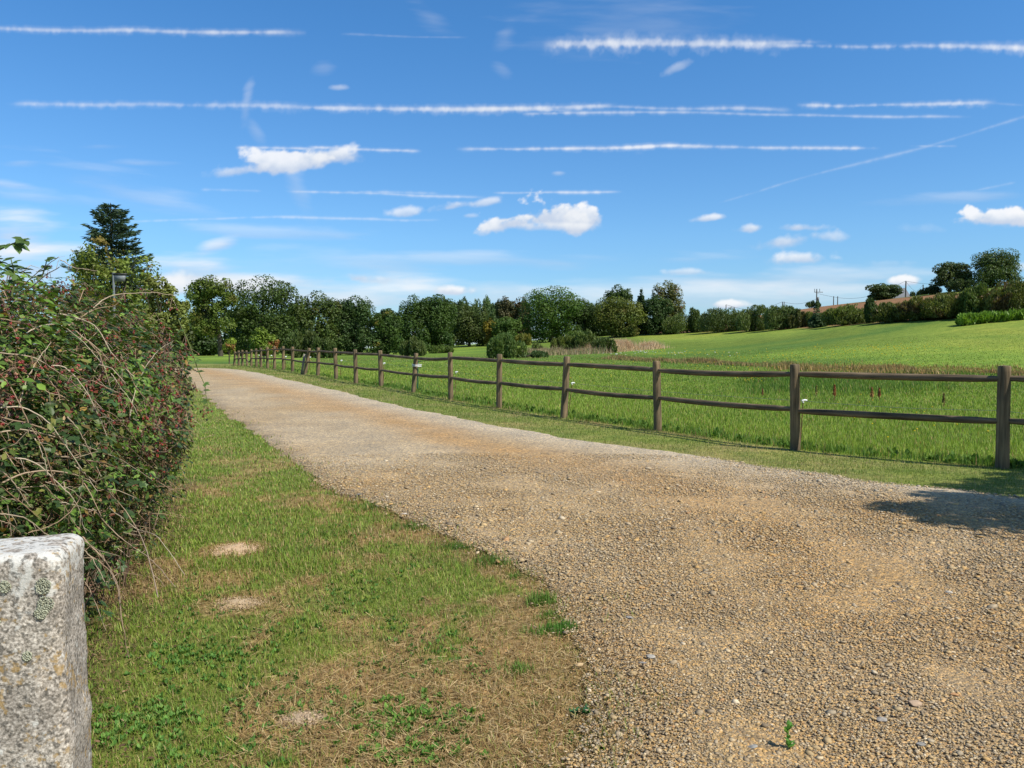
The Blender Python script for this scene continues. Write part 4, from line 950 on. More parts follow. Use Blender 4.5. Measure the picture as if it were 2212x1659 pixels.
for q in range(len(posts) - 1):
    (b0, t0), (b1, t1) = posts[q], posts[q + 1]
    H0, H1 = np.linalg.norm(t0 - b0), np.linalg.norm(t1 - b1)
    for lev, (fa, fb) in enumerate(((.875, .875), (.47, .47))):
        if q >= 19 and lev == 0 and q % 2: fa -= .05
        a = b0 + (t0 - b0) * (fa + rng.normal(0, .008)); c = b1 + (t1 - b1) * (fb + rng.normal(0, .008))
        ln = np.linalg.norm(c - a); s = np.linspace(0, 1, 9)
        sag = -.035 * rng.uniform(-.2, .9); kx = rng.normal(0, .012)
        if q == 19: sag = -.25 if lev else -.03
        r = .047 + rng.normal(0, .002)
        pts = np.c_[s * ln, kx * np.sin(s * 3.14), sag * np.sin(s * 3.14)]
        A = Acc(); A.tube(pts, r * np.array([.72, .98, 1, 1.02, 1, 1.03, 1, .98, .72]), 12)
        o = A.build('rail', M_rail, root, smooth=True); o.location = a
        o.rotation_euler = Vector(c - a).to_track_quat('X', 'Z').to_euler()
# grey plank leaning on the leaning post
pl = ground(652, 808); A = Acc(); A.box((-.06, -.02, -.05), (.06, .02, 1.0)); o = A.build('plank', M_greywood)
o.location = pl; o.rotation_euler = (0, R(9), 0); tag(o, 'pale grey plank leaning on the tilted fence post', 'plank')
# electric stakes behind the fence
stakes = [((1735,866),(1728,965),'short rusty stake with a white insulator behind the second large fence post'),((1236,828),(1228,893),'rusty stake with white insulator right of the tilted fifth post'),
 ((985,804),(983,856),'rusty stake with white insulator right of the post next to the green stake'),((829,785),(828,832),'rusty stake with white insulator left of the green stake, near its own post'),
 ((737,779),(735,815),'white-topped stake standing between two fence posts in the open gap'),((669,772),(668,800),'white insulator showing just right of the leaning post'),
 ((617,771),(617,796),'white-topped stake in the far part of the fence'),((586,768.5),(586,790),'tiny white-topped stake far along the fence'),((560,768),(560,788),'farthest tiny white-topped stake by the fence')]
wire = []
for (tx, ty), (bx, by), lab in stakes:
    b = ground(bx, by); t = at(tx, ty, b[1]); s = thing('fence_stake', lab, 'stake', b, 0, 'electric fence stakes behind the wooden fence')
    v = t - b; f = max(1, b[1] / 22)
    A = Acc(); A.tube([(0, 0, -.05), v * .99], [.008 * f, .007 * f], 6); A.build('rod', M_rust, s)
    A = Acc(); A.tube([v + np.array([-.02, 0, .0]), v + np.array([.025, -.0, .012]), v + np.array([.06, 0, .008])], np.array([.016, .018, .012]) * f, 7); A.tube([v + np.array([0, 0, -.03]), v + np.array([0, 0, .01])], np.array([.014, .014]) * f, 7)
    A.build('insulator', M_white, s); wire.append(t)
b = ground(902, 843); t = at(903, 779, b[1]); s = thing('fence_stake', 'dark green steel stake tied to the tilted post with white cord', 'stake', b)
v = t - b; A = Acc(); A.tube([(0, 0, -.05), v], [.022, .022], 6); A.build('rod', M_green_st, s)
A = Acc(); A.tube([v + np.array([0, 0, -.03]), v + np.array([.11, 0, -.03])], [.012, .012], 5); A.build('hook', M_wire, s)
pb = posts[7]; A = Acc()
for dz in (.70, .73, .675):
    c = pb[0] + (pb[1] - pb[0]) * dz / 1.0 * .98; an = np.linspace(0, 6.28, 17)
    A.tube(np.c_[c[0] + .045 + np.cos(an) * .15, c[1] + np.sin(an) * .105, np.full(17, c[2]) + .012 * np.cos(an + dz * 40)], np.full(17, .008), 5, cap=False)
tag(A.build('cord', M_white), 'white cord wound round the tilted fence post and green stake', 'cord')
wire = [at(2420, 905, wire[0][1] - 4.2), at(2167, 887, wire[0][1] - 1.75)] + wire
A = Acc()
for a, c in zip(wire[:-1], wire[1:]):
    s = np.linspace(0, 1, 9)[:, None]; pts = a * (1 - s) + c * s; pts[:, 2] -= .03 * np.sin(s[:, 0] * 3.14); A.tube(pts, np.full(9, .0022), 4, cap=False)
tag(A.build('fence_wire', M_greymetal), 'thin grey electric wire strung behind the wooden fence', 'wire')

# ------------------------------------------------------------------ granite gate post
def pillar():
    import bmesh
    bm = bmesh.new(); bmesh.ops.create_grid(bm, x_segments=2, y_segments=2, size=1); bm.free()
    W_, D_, Ht = .52, .215, 1.085
    nu, nz = 96, 110; A = Acc()
    # rounded rectangle outline, front-right corner at the origin
    def outline(g, r):
        pts = []; cx, cy = -W_ / 2, D_ / 2; hx, hy = W_ / 2 - r + g, D_ / 2 - r + g
        per = [( hx, -hy, -90), (hx, hy, 0), (-hx, hy, 90), (-hx, -hy, 180)]
        for (a, b_, s0) in per:
            for k in range(7): an = R(s0 + k * 15); pts.append((cx + a + math.cos(an) * r, cy + b_ + math.sin(an) * r))
        return np.array(pts)
    def resample(p, n):
        q = np.vstack([p, p[:1]]); s = np.r_[0, np.cumsum(np.hypot(*np.diff(q, axis=0).T))]; t = np.linspace(0, s[-1], n, endpoint=False)
        return np.c_[np.interp(t, s, q[:, 0]), np.interp(t, s, q[:, 1])]
    rings = []
    for zi in np.linspace(-.1, Ht - .02, nz): rings.append(np.c_[resample(outline(.012 * (1 - zi / Ht), .028), nu), np.full(nu, zi)])
    for k in range(1, 7):
        a = k * 15; rings.append(np.c_[resample(outline(-.026 * (1 - math.cos(R(a))), .028), nu), np.full(nu, Ht - .02 + .026 * math.sin(R(a)))])
    top0 = rings[-1]; cen = top0.mean(0)
    for k in range(1, 12): f = 1 - k / 12; rings.append(cen + (top0 - cen) * f + np.array([0, 0, .004 * (1 - f)]))
    V_ = np.array(rings); c0 = np.array([-W_ / 2, D_ / 2, Ht / 2])
    nrm = V_ - c0; nrm[..., 2] *= .2; nrm /= np.linalg.norm(nrm, axis=-1)[..., None]; f = V_.reshape(-1, 3)
    dsp = (fbm(f[:, 0] * 9, f[:, 1] * 9, f[:, 2] * 9, s=401, o=3) - .5) * .018 + (fbm(f[:, 0] * 45, f[:, 1] * 45, f[:, 2] * 45, s=403, o=2) - .5) * .004
    # long crack just inside the right edge of the front face
    cr = np.exp(-((f[:, 0] + .035 - .01 * np.sin(f[:, 2] * 9)) / .006) ** 2) * (f[:, 1] < .05) * sstep(-np.abs(f[:, 2] - .78), -.14, -.05) * .016
    V_ = V_ + nrm * (dsp - cr).reshape(V_.shape[:2])[..., None]
    m, n = V_.shape[:2]; i = np.arange(m - 1)[:, None] * n; j = np.arange(n)[None]; k = (j + 1) % n
    A.add(V_.reshape(-1, 3), np.stack([i + j, i + k, i + n + k, i + n + j], -1).reshape(-1, 4))
    last = V_[-1]; A.add(np.vstack([last, last.mean(0)[None]]), np.stack([np.arange(n), (np.arange(n) + 1) % n, np.full(n, n)], 1))
    root = thing('gate_post', 'squared grey granite gate post crusted with lichen in the bottom left corner', 'gate post', (-.962, 1.63, 0), R(16))
    A.build('stone_shaft', M_granite, root, smooth=True)
    # raised pale lichen rosettes on the front face
    rng = np.random.default_rng(5)
    for cx_, cz_, rr_ in ((-.034, 1.025, .015), (-.030, .985, .016), (-.040, .968, .012), (-.068, .878, .009), (-.105, 1.03, .011), (-.125, .955, .010)):
        A = Acc()
        for q in range(230):
            an, r_ = rng.uniform(0, 6.28), rr_ * math.sqrt(rng.random()); pr, pf = chip_proto(rng)
            p_ = np.array([[cx_ + math.cos(an) * r_, -.0035 + rng.normal(0, .0006), cz_ + math.sin(an) * r_ * 1.15]])
            A.stamp(pr, pf, p_, frames(np.array([[rng.normal(0, .05), -1, rng.normal(0, .05)]]), np.array([rng.uniform(0, 6)]), np.array([[.0038, .0038, .0004]]) * rng.uniform(.7, 1.3)), np.array([[.5, .5, .4]]))
        A.build('lichen', M_lichen, root)
pillar()

# ------------------------------------------------------------------ bramble hedge
LEAF = np.array([(0, 0, 0), (-.31, .33, .07), (0, .38, -.02), (.31, .33, .07), (-.25, .70, .02), (.25, .70, .02), (0, 1.02, -.10)])
LF = np.array([(0, 3, 2), (0, 2, 1), (2, 3, 5), (1, 2, 4), (2, 5, 6), (2, 6, 4)])
IVY = np.array([(0, 0, 0), (-.42, .1, .05), (-.3, .42, .03), (-.52, .62, .08), (-.16, .68, .0), (0, 1.0, -.05), (.16, .68, 0), (.52, .62, .08), (.3, .42, .03), (.42, .1, .05), (0, .38, -.03)])
IF = np.array([(10, k, k + 1) for k in range(0, 9)] + [(10, 9, 0)])[:, ::-1]
BLB = [(-2.62,2.55,.86,.80,.75,.90),(-2.68,3.35,.98,.86,.75,.92),(-2.86,4.2,1.05,.90,.75,.90),(-3.12,5.1,1.08,.90,.75,.86),(-3.44,6.0,1.02,.86,.8,.84),(-3.9,6.9,.92,.82,.8,.74),
       (-2.95,3.85,1.30,.70,.55,.70),(-3.25,4.85,1.30,.75,.6,.63),(-3.30,5.65,1.28,.58,.55,.56),(-4.0,4.5,1.1,.9,1.0,.85),(-4.4,6.0,1.1,.9,1.1,.85),(-3.3,2.7,1.0,.8,.8,.9),
       (-2.75,3.0,1.28,.6,.5,.55),(-2.5,3.9,.45,.42,.6,.42),(-2.8,5.0,.42,.42,.7,.42),(-2.35,3.1,.35,.35,.5,.38),(-4.4,7.6,.8,.9,.9,.7),(-3.2,6.3,.4,.4,.6,.4),(-3.08,6.1,1.28,.5,.6,.52),(-2.84,5.3,.85,.5,.6,.5),(-3.05,5.9,.8,.5,.6,.45)]
BR = thing('bramble_hedge', 'overgrown bramble and ivy hedge with red berries and pale dead canes', 'hedge', (-2.9, 4.2, 0))
off = np.array([-2.9, 4.2, 0])
rng = np.random.default_rng(501)
def hedge_surface(n, sd, shell=.07, inner=.25):
    P, dv, k = lobes_points(BLB, n, rng, 3.2, .36, sd, shell, inner)
    keep = P[:, 2] > .02
    return P[keep], dv[keep], k[keep]
P, dv, k = hedge_surface(112000, 7)
n = len(P)
zone = fbm(P[:, 0] * 1.6, P[:, 1] * 1.6, P[:, 2] * 1.6, s=511); z2 = fbm(P[:, 0] * 2.2, P[:, 1] * 2.2, P[:, 2] * 2.2, s=513)
low = 1 - sstep(P[:, 2], .35, 1.1)
bright = (zone + .06 * (P[:, 2] > .9)) > .60
dead = rng.random(n) < (.20 + .42 * sstep(z2, .51, .63) + .18 * low)
ivy = (rng.random(n) < .12 + .5 * low * (P[:, 1] < 4)) & ~dead
c = pick([(.056, .095, .022), (.09, .13, .028), (.042, .07, .02), (.16, .165, .04)], [4, 4, 4, 2], n, rng)
c = np.where(bright[:, None], pick([(.11, .20, .03), (.16, .26, .045), (.08, .14, .026)], [3, 2, 3], n, rng), c)
c = np.where(dead[:, None], pick([(.22, .14, .065), (.31, .21, .11), (.12, .075, .04), (.15, .07, .035)], [4, 3, 4, 2], n, rng), c)
red = rng.random(n) < .05; c = np.where(red[:, None], pick([(.16, .05, .03), (.25, .16, .04)], [2, 1], n, rng), c)
sz = np.where(dead, .023, .033) * (.6 + .8 * rng.random(n)) * np.interp(P[:, 2], [.2, 1.2], [.72, 1.0])
nr = dv * .8 + np.array([0, 0, .75]) + rdir(n, rng) * .75
Mx = frames(nr, rng.uniform(0, 6.3, n), np.stack([sz * np.where(dead, .5, 1), sz * 1.25, sz], 1))
A = Acc(); s_ = ivy; A.stamp(IVY, IF, P[s_] - off, Mx[s_] * 1.15, np.where(bright[s_][:, None], c[s_], c[s_] * .85))
s_ = ~ivy; A.stamp(LEAF, LF, P[s_] - off, Mx[s_], c[s_])
m_ = 3600; yl = 2.2 + 5.2 * rng.random(m_); xl2 = -1.85 - .36 * (yl - 3) + rng.normal(0, .22, m_); AL = Acc()
AL.stamp(LEAF, LF, np.stack([xl2, yl, .008 + .02 * rng.random(m_)], 1), frames(np.array([0, 0, 1.0]) + rdir(m_, rng) * .45, rng.uniform(0, 6.3, m_), np.stack([.009 + .01 * rng.random(m_), .014 + .016 * rng.random(m_), np.full(m_, .015)], 1)), pick([(.22, .13, .075), (.13, .08, .05), (.30, .2, .12), (.09, .055, .035)], [3, 3, 1, 3], m_, rng))
tag(AL.build('leaf_litter', M_dry), 'brown fallen leaves on the soil along the hedge foot', 'leaf litter', kind='stuff')
# three-leafleted bramble leaves standing proud of the mass
P2, dv2, k2 = hedge_surface(4200, 9, .03, .0); P2 = P2 + dv2 * .03; m = len(P2)
sz2 = .048 * (.65 + .6 * rng.random(m)); sp2 = rng.uniform(0, 6.3, m); nr2 = dv2 * .5 + np.array([0, 0, 1.0]) + rdir(m, rng) * .35
c2 = pick([(.046, .09, .026), (.07, .12, .034), (.036, .065, .022), (.12, .085, .03)], [4, 3, 3, 1], m, rng)
for da in (-1.15, 0, 1.15): A.stamp(LEAF, LF, P2 - off, frames(nr2, sp2 + da, sz2 * (1 if da == 0 else .85)), c2)
tag(A.build('foliage', M_gloss, BR), kind='stuff')
# thin brown twigs filling the mass
A = Acc(); Pt, dt, kt = hedge_surface(6500, 13, .09, .35)
for q in range(len(Pt)):
    v = rdir(1, rng)[0]; v[2] = v[2] * .6 - .15; ln = rng.uniform(.06, .26); p0 = Pt[q] - off; mid = p0 + v * ln * .5 + np.array([0, 0, .03 * rng.normal()]); p1 = p0 + v * ln + np.array([0, 0, -.04 * rng.random()])
    cc1 = [(.24, .15, .09), (.33, .23, .15), (.14, .085, .055), (.40, .31, .22)][rng.integers(4)]
    A.tube([p0, mid, p1], [.0026, .002, .0010], 3, cc1, cap=False)
# bare brown stalks in the hollow under the hedge behind the gate post
for q in range(260):
    y_ = rng.uniform(2.6, 6.6); x_ = -1.95 - .33 * (y_ - 3) + rng.uniform(-.35, .1); h_ = rng.uniform(.3, .8)
    A.tube([np.array([x_, y_, 0]) - off, np.array([x_ + rng.normal(0, .07), y_ + rng.normal(0, .07), h_ * .5]) - off, np.array([x_ + rng.normal(-.05, .12), y_ + rng.normal(0, .12), h_]) - off], [.004, .003, .0015], 4, [(.10, .065, .045), (.2, .14, .09)][q % 2], cap=False)
tag(A.build('twigs', M_twig, BR), kind='stuff')
# pale arching canes (read off the photograph as picture paths at hedge depth)
CA = [([(145,700),(220,760),(290,860),(350,960)],3.2,.005),([(0,1045),(60,1020),(150,1022),(230,1060),(290,1130),(320,1190),(340,1290)],2.3,.0052),
 ([(0,880),(50,880),(110,920),(160,990),(210,1060)],2.35,.0045),([(0,760),(90,780),(170,840),(250,930)],2.5,.004),([(0,645),(40,640),(90,600),(130,575)],3.0,.004),([(20,640),(80,590),(125,555)],3.2,.0032),
 ([(180,680),(240,640),(330,632),(380,640)],4.4,.005),([(125,720),(200,670),(250,660),(272,618)],4.2,.004),([(130,680),(200,700),(240,760),(290,815)],3.8,.0048),([(195,740),(225,790),(240,850)],3.4,.004),
 ([(0,935),(60,930),(170,960),(260,990),(330,1040)],2.4,.0048),([(0,985),(80,1000),(160,1080),(190,1150)],2.3,.0044),([(10,820),(60,900),(90,960),(120,1060)],2.4,.0042),([(60,1150),(120,1130),(170,1080),(180,1020)],2.35,.0035),
 ([(170,860),(250,900),(300,960),(340,1010)],3.4,.0042),([(200,1100),(260,1160),(330,1210),(380,1270)],3.0,.0042),([(180,1160),(230,1220),(250,1260)],2.5,.005),([(190,1200),(240,1240),(262,1300)],2.5,.0048),([(210,1080),(290,1140),(340,1160),(400,1240)],3.6,.004),
 ([(215,1190),(250,1260),(262,1340),(282,1420)],2.9,.004),([(260,760),(290,830),(330,880),(345,950)],4.6,.004),([(330,900),(380,880),(400,860)],5.0,.003),([(60,720),(120,700),(170,730),(230,800)],3.0,.004),
 ([(110,790),(150,800),(200,870),(230,940)],3.0,.0042),([(40,880),(70,800),(110,740)],2.7,.0035),([(0,900),(110,935),(200,1010),(260,1110),(300,1180)],2.5,.0048),([(0,690),(60,700),(110,740),(180,770)],2.7,.0042),([(240,1120),(320,1140),(380,1160)],3.8,.003),
 ([(300,700),(350,740),(385,800)],5.0,.0038),([(0,1110),(50,1120),(110,1160),(150,1200)],2.15,.0045),([(130,560),(165,580),(210,585)],4.0,.0035),([(280,900),(300,820),(340,760),(370,740)],5.0,.003)]
rngc = np.random.default_rng(77)
def hsurf(px, py, d0):
    """walk along the sight line to where the hedge mass starts and stop just in front of it"""
    dr = ray(px, py); dr = dr / dr[1]; ts = np.arange(1.9, 8.0, .03); Q = np.array([0, 0, HC]) + ts[:, None] * dr
    Lb = np.array(BLB); q = ((Q[:, None] - Lb[None, :, :3]) / Lb[None, :, 3:6]); ins = ((q ** 2).sum(-1) < .98).any(1)
    if ins.any(): return Q[max(0, np.argmax(ins) - 1)]
    return Q[np.argmin(np.abs(ts - d0))]
def spline(P, n):
    P = np.array(P); t = np.linspace(0, len(P) - 1, n); out = []
    for u_ in t:
        i_ = min(int(u_), len(P) - 2); f = u_ - i_; p0, p1, p2, p3 = P[max(i_ - 1, 0)], P[i_], P[i_ + 1], P[min(i_ + 2, len(P) - 1)]
        out.append(.5 * ((2 * p1) + (-p0 + p2) * f + (2 * p0 - 5 * p1 + 4 * p2 - p3) * f * f + (-p0 + 3 * p1 - 3 * p2 + p3) * f ** 3))
    return np.array(out)
def cane(path, d0, r, col=None):
    pts = [hsurf(x_, y_, d0) for x_, y_ in path]; ds = np.array([q[1] for q in pts]); ds = np.convolve(np.r_[ds[0], ds, ds[-1]], [.25, .5, .25], 'valid') - .03
    pts = [at(x_, y_, d_) for (x_, y_), d_ in zip(path, ds)]; S_ = spline(pts, 26) + np.apply_along_axis(lambda z_: np.convolve(z_, np.ones(7) / 7, 'same'), 0, rngc.normal(0, .008, (26, 3)))
    if col is None: col = [(.38, .30, .21), (.46, .38, .28), (.26, .185, .12), (.34, .25, .17)][rngc.integers(4)]
    A = Acc(); A.tube(S_ - off, np.linspace(r, r * .5, 26), 6, col)
    for q in range(2, 24, 3):                                    # side spurs and thorns
        v = rdir(1, rngc)[0] * rngc.uniform(.01, .06); A.tube([S_[q] - off, S_[q] + v * .6 - off, S_[q] + v + np.array([0, 0, -.01]) - off], [r * .4, r * .25, r * .1], 4, col, cap=False)
    return A.build('cane', M_twig, BR, smooth=True), S_
for path, d0, r in CA: cane(path, d0, r * .72)
for q in range(16):                                              # shorter ones in the tangle at left
    x_, y_ = rngc.uniform(-20, 330), rngc.uniform(760, 1240)
    if x_ > 200 and y_ > 1150: x_ = 150
    an = rngc.uniform(.1, 1.25); ln = rngc.uniform(70, 170); path = [(x_, y_), (x_ + ln * .5 * math.cos(an), y_ + ln * .42 * math.sin(an)), (x_ + ln * math.cos(an) * .95, y_ + ln * math.sin(an))]
    cane(path, 3.0, rngc.uniform(.0015, .0028))
# green leafy shoots that stick out of the hedge
def shoot(path, d, n_l, lab):
    pts = [at(x_, y_, d) for x_, y_ in path]; S_ = spline(pts, 24); A = Acc(); A.tube(S_ - off, np.linspace(.004, .0018, 24), 5, (.13, .16, .05))
    o = tag(A.build('shoot', M_twig, BR), lab); A = Acc()
    for q in np.linspace(2, 23, n_l).astype(int):
        m = 3; base = np.repeat(S_[q][None] - off, m, 0); sp = rngc.uniform(0, 6.3) + np.array([-1, 0, 1.0])
        A.stamp(LEAF, LF, base, frames(np.repeat(np.array([[rngc.normal(0, .4), -.5, 1.0]]), m, 0), sp, np.full(m, rngc.uniform(.03, .05))), np.repeat(np.array([[.07, .12, .03]]) * rngc.uniform(.7, 1.5), m, 0))
    A.build('leaves', M_gloss, o)
shoot([(385,690),(405,735),(418,768),(428,800),(442,832),(446,860),(452,888)], 5.2, 9, 'green leafy shoot hanging over the drive')
shoot([(-15,545),(15,532),(35,524),(52,518)], 2.6, 6, 'leafy shoot reaching in from the left edge')
shoot([(25,640),(32,600),(27,575),(24,560)], 3.2, 6, 'upright leafy shoot at the top left'); shoot([(90,600),(98,575),(101,560)], 3.8, 5, 'upright leafy shoot on the crest')
shoot([(392,900),(396,940),(392,990),(390,1020)], 5.2, 0, 'thin dry shoot hanging over the lawn') if False else None
# berries
import bmesh as _bm
_b = _bm.new(); _bm.ops.create_icosphere(_b, subdivisions=1, radius=1); BV = np.array([q.co[:] for q in _b.verts]); BFc = np.array([[w_.index for w_ in q.verts] for q in _b.faces]); _b.free()
def berry_cluster(A, c0, rng, nb, spread, r):
    for q in range(nb):
        p0 = c0 + rng.normal(0, spread, 3); ripe = rng.random(); col = (.25, .03, .022) if ripe < .33 else (.12, .025, .02) if ripe < .68 else (.035, .012, .02) if ripe < .85 else (.30, .14, .08)
        m = 9; dd_ = rdir(m, rng) * .62 * r; A.stamp(BV, BFc, p0 + dd_ * np.array([1, 1, 1.15]) - off, np.repeat(np.eye(3)[None] * r * .48, m, 0), np.repeat(np.array([col]) * rng.uniform(.7, 1.3), m, 0))
        A.tube([p0 - off + np.array([0, 0, r]), c0 - off + np.array([0, 0, spread + .02])], [.0012, .0012], 3, (.25, .16, .1), cap=False)
BC = []
for cx_, cy_, sx_, sy_, n_ in ((375,760,22,45,26),(385,830,20,40,22),(380,900,16,40,18),(355,880,30,60,16),(345,980,24,45,14),(160,620,22,10,9),(60,830,45,45,12),(230,900,30,20,8),(150,770,60,40,12),(100,680,60,40,14),(270,700,50,50,14),(20,900,25,30,6),(300,800,60,60,16),(40,640,40,30,8)):
    for q in range(n_): 
        if rngc.random() < .85: BC.append((cx_ + rngc.normal() * sx_, cy_ + rngc.normal() * sy_))
A = Acc(); cnt = 0
order = np.random.default_rng(3).permutation(len(BC))
for t_i, q in enumerate(order):
    px, py = BC[q]; p = hsurf(px, py, 5.3)
    if p[1] > 7.4 or p[2] < .15: continue
    A_ = Acc() if cnt < 100 else A
    berry_cluster(A_, p + np.array([0, -.03, 0]) + rngc.normal(0, .02, 3), rngc, rngc.integers(3, 7), .026, rngc.uniform(.006, .0085))
    if cnt < 100: A_.build('berry_cluster', M_berry, BR)
    cnt += 1
if A.n: tag(A.build('berry_clusters', M_berry, BR), kind='stuff')

# ------------------------------------------------------------------ small things on the lawn and drive
def mound(name, lab, px, py, rx, ry, h_, col):
    g = ground(px, py); rng = np.random.default_rng(int(px)); nr_, na = 16, 40; A = Acc(); V_ = []
    for i_ in range(nr_ + 1):
        t = i_ / nr_; an = np.arange(na) * 2 * math.pi / na; rad = t * (1 + .28 * (vn(np.cos(an) * 2 + 5, np.sin(an) * 2 + 5, s=int(px)) - .5) * 2)
        x_, y_ = np.cos(an) * rx * rad, np.sin(an) * ry * rad
        z_ = h_ * (1 - t ** 1.6) + .012 * (fbm(x_ * 25 + 9, y_ * 25, s=8) - .5) * (1 - t) - .004 * t; V_.append(np.c_[x_, y_, z_ + .002])
    V_ = np.concatenate(V_); i = np.arange(nr_)[:, None] * na; j = np.arange(na)[None]; k = (j + 1) % na
    A.add(V_, np.stack([i + j, i + k, i + na + k, i + na + j], -1).reshape(-1, 4), col)
    m = 420; u_ = rng.random(m) ** .5; an = rng.uniform(0, 6.28, m); pv, pf = chip_proto(rng)
    A.stamp(pv, pf, np.c_[np.cos(an) * u_ * rx * 1.15, np.sin(an) * u_ * ry * 1.15, h_ * (1 - np.minimum(u_, 1) ** 1.6) + .002], frames(rdir(m, rng) + np.array([0, 0, .5]), rng.uniform(0, 6, m), .005 + .011 * rng.random(m) ** 2), np.array(col) * (.75 + .6 * rng.random((m, 1))))
    o = A.build(name, M_chip, smooth=False); o.location = g; tag(o, lab, 'earth patch', 'bare earth patches in the lawn')
mound('earth_mound', 'farthest bare patch of sandy earth in the lawn, beside the hedge foot', 506, 1187, .19, .17, .028, (.46, .33, .21))
mound('earth_mound', 'middle crumbly earth patch in the lawn, ringed by dry grass', 515, 1305, .15, .12, .022, (.40, .30, .19))
mound('earth_mound', 'nearest small earth patch in the lawn, next to the clover', 655, 1556, .10, .075, .02, (.36, .27, .18))
def tuft(name, lab, px, py, n, rad, hgt, cols, cat='grass tuft', wid=.0042, group=None, mat=None, lean=.9):
    g = ground(px, py); rng = np.random.default_rng(int(px * 3 + py)); n = int(n * .75); A = Acc(); a = rng.uniform(0, 6.28, n); r_ = rad * 1.25 * rng.random(n) ** .75 * (.7 + .6 * vn(np.cos(a) * 2 + px, np.sin(a) * 2 + py, s=9))
    blades(A, r_ * np.cos(a), r_ * np.sin(a) * .8, np.zeros(n), hgt * (.5 + .6 * rng.random(n)), wid * (1 + .5 * rng.random(n)), pick(cols, [1] * len(cols), n, rng), rng, lean)
    o = A.build(name, mat or M_grass); o.location = g; return tag(o, lab, cat, group)
TG = [(.11, .21, .035), (.15, .26, .045), (.19, .28, .06)]; GT = 'green grass tufts along the gravel edge'
tuft('grass_tuft', 'bushy green tuft where the lawn juts into the gravel, upper one of three', 1170, 1305, 340, .085, .085, TG, group=GT)
tuft('grass_tuft', 'low green tuft directly beneath the bushy one', 1188, 1336, 200, .06, .05, TG, group=GT)
tuft('grass_tuft', 'bright green tuft at the rightmost point of the lawn', 1214, 1365, 330, .07, .07, [(.09, .21, .03), (.13, .27, .05)], group=GT)
tuft('grass_tuft', 'spreading green tuft just left of the rightmost point of the lawn', 1168, 1368, 220, .08, .045, TG, group=GT)
tuft('grass_tuft', 'long dark green clump on the gravel edge, with dry stalks behind', 1065, 1218, 420, .13, .065, [(.09, .17, .03), (.13, .23, .04)], group=GT)
tuft('grass_tuft', 'dark clump left of the long one on the gravel edge', 985, 1185, 330, .13, .06, [(.09, .17, .03), (.13, .23, .04)], group=GT)
tuft('grass_tuft', 'green clump on the gravel edge by the small isolated sprout', 885, 1142, 380, .17, .06, [(.09, .17, .03), (.13, .22, .04)], group=GT)
tuft('grass_tuft', 'farthest dark clump on the gravel edge, beside a stony corner', 800, 1100, 360, .22, .06, [(.10, .18, .03), (.13, .21, .04)], group=GT)
tuft('grass_tuft', 'tiny round tuft at the edge below the long dark clump', 1112, 1250, 110, .035, .05, TG, group=GT)
tuft('grass_tuft', 'small green tuft standing in dry straw at mid lawn', 1118, 1450, 200, .07, .045, TG, group=GT)
tuft('grass_tuft', 'tiny sprout of grass alone on the gravel beside the lawn edge', 990, 1137, 60, .05, .04, TG, group=GT)
tuft('dry_stalks', 'splayed pale dry stalks lying on the gravel beside the bushy tuft', 1240, 1312, 60, .12, .05, [(.5, .4, .25), (.42, .33, .2)], 'dry stalks', .003, None, M_dry, 4.5)
# ragged taller grass at the foot of fence posts and broad-leaved weeds
def rosette(A, p, rng, n, size, cols, up=.6):
    a = rng.uniform(0, 6.28, n); el = rng.uniform(.15, up + .4, n)
    # LEAF runs along its local y: build frames by hand
    fy = np.stack([np.cos(a) * np.cos(el), np.sin(a) * np.cos(el), np.sin(el)], 1); fx = np.stack([-np.sin(a), np.cos(a), np.zeros(n)], 1); fz = np.cross(fx, fy)
    s_ = size * (.6 + .7 * rng.random(n)); Mx = np.stack([fx * s_[:, None], fy * s_[:, None], fz * s_[:, None]], -1)
    A.stamp(LEAF, LF, np.repeat(p[None], n, 0), Mx, pick(cols, [1] * len(cols), n, rng))
def weed(name, lab, px, py, n, size, cols, cat='weed', group=None, up=.6, cl=1, spread=0.0):
    g = ground(px, py); rng = np.random.default_rng(int(px * 7 + py)); A = Acc()
    for q in range(cl):
        rosette(A, np.array([rng.normal(0, spread), rng.normal(0, spread * .8), .004]), rng, n, size, cols, up)
    o = A.build(name, M_weed); o.location = g; return tag(o, lab, cat, group, 'stuff' if cl > 30 else None)
WC = [(.08, .18, .03), (.12, .24, .04), (.15, .27, .05)]
weed('weed', 'dark green rosette weed in the gravel by the lawn corner', 1257, 1548, 16, .035, [(.03, .11, .05), (.05, .15, .06)], cl=3, spread=.015)
weed('weed', 'tiny pale green weed in the dry grass left of the dark rosette', 1155, 1525, 12, .018, [(.16, .24, .07)])
weed('weed', 'straggling small weed at the gravel margin near the bottom edge', 1225, 1600, 9, .02, WC, cl=6, spread=.035)
weed('weed', 'small leafy weed at the bottom of the gravel margin', 1300, 1625, 12, .022, WC, cl=2, spread=.02)
weed('clover_patch', 'large patch of green creeping buttercup leaves in the nearest grass', 860, 1555, 13, .024, WC, 'ground plant', cl=95, spread=.125)
weed('clover_patch', 'trail of creeping leaves running along the bottom edge of the lawn', 905, 1632, 13, .024, WC, 'ground plant', cl=60, spread=.10)
weed('clover_patch', 'creeping leaves beside the foot of the granite gate post', 300, 1560, 12, .022, [(.09, .2, .04), (.13, .26, .05), (.17, .28, .07)], 'ground plant', cl=120, spread=.12)
weed('clover_patch', 'patch of creeping leaves in the long grass right of the hedge hollow', 420, 1420, 10, .022, [(.08, .18, .04), (.12, .24, .05)], 'ground plant', cl=80, spread=.14)
weed('clover_patch', 'loose patch of small leaves in the middle of the lawn', 760, 1300, 9, .020, [(.08, .17, .035), (.11, .21, .05)], 'ground plant', cl=45, spread=.2)
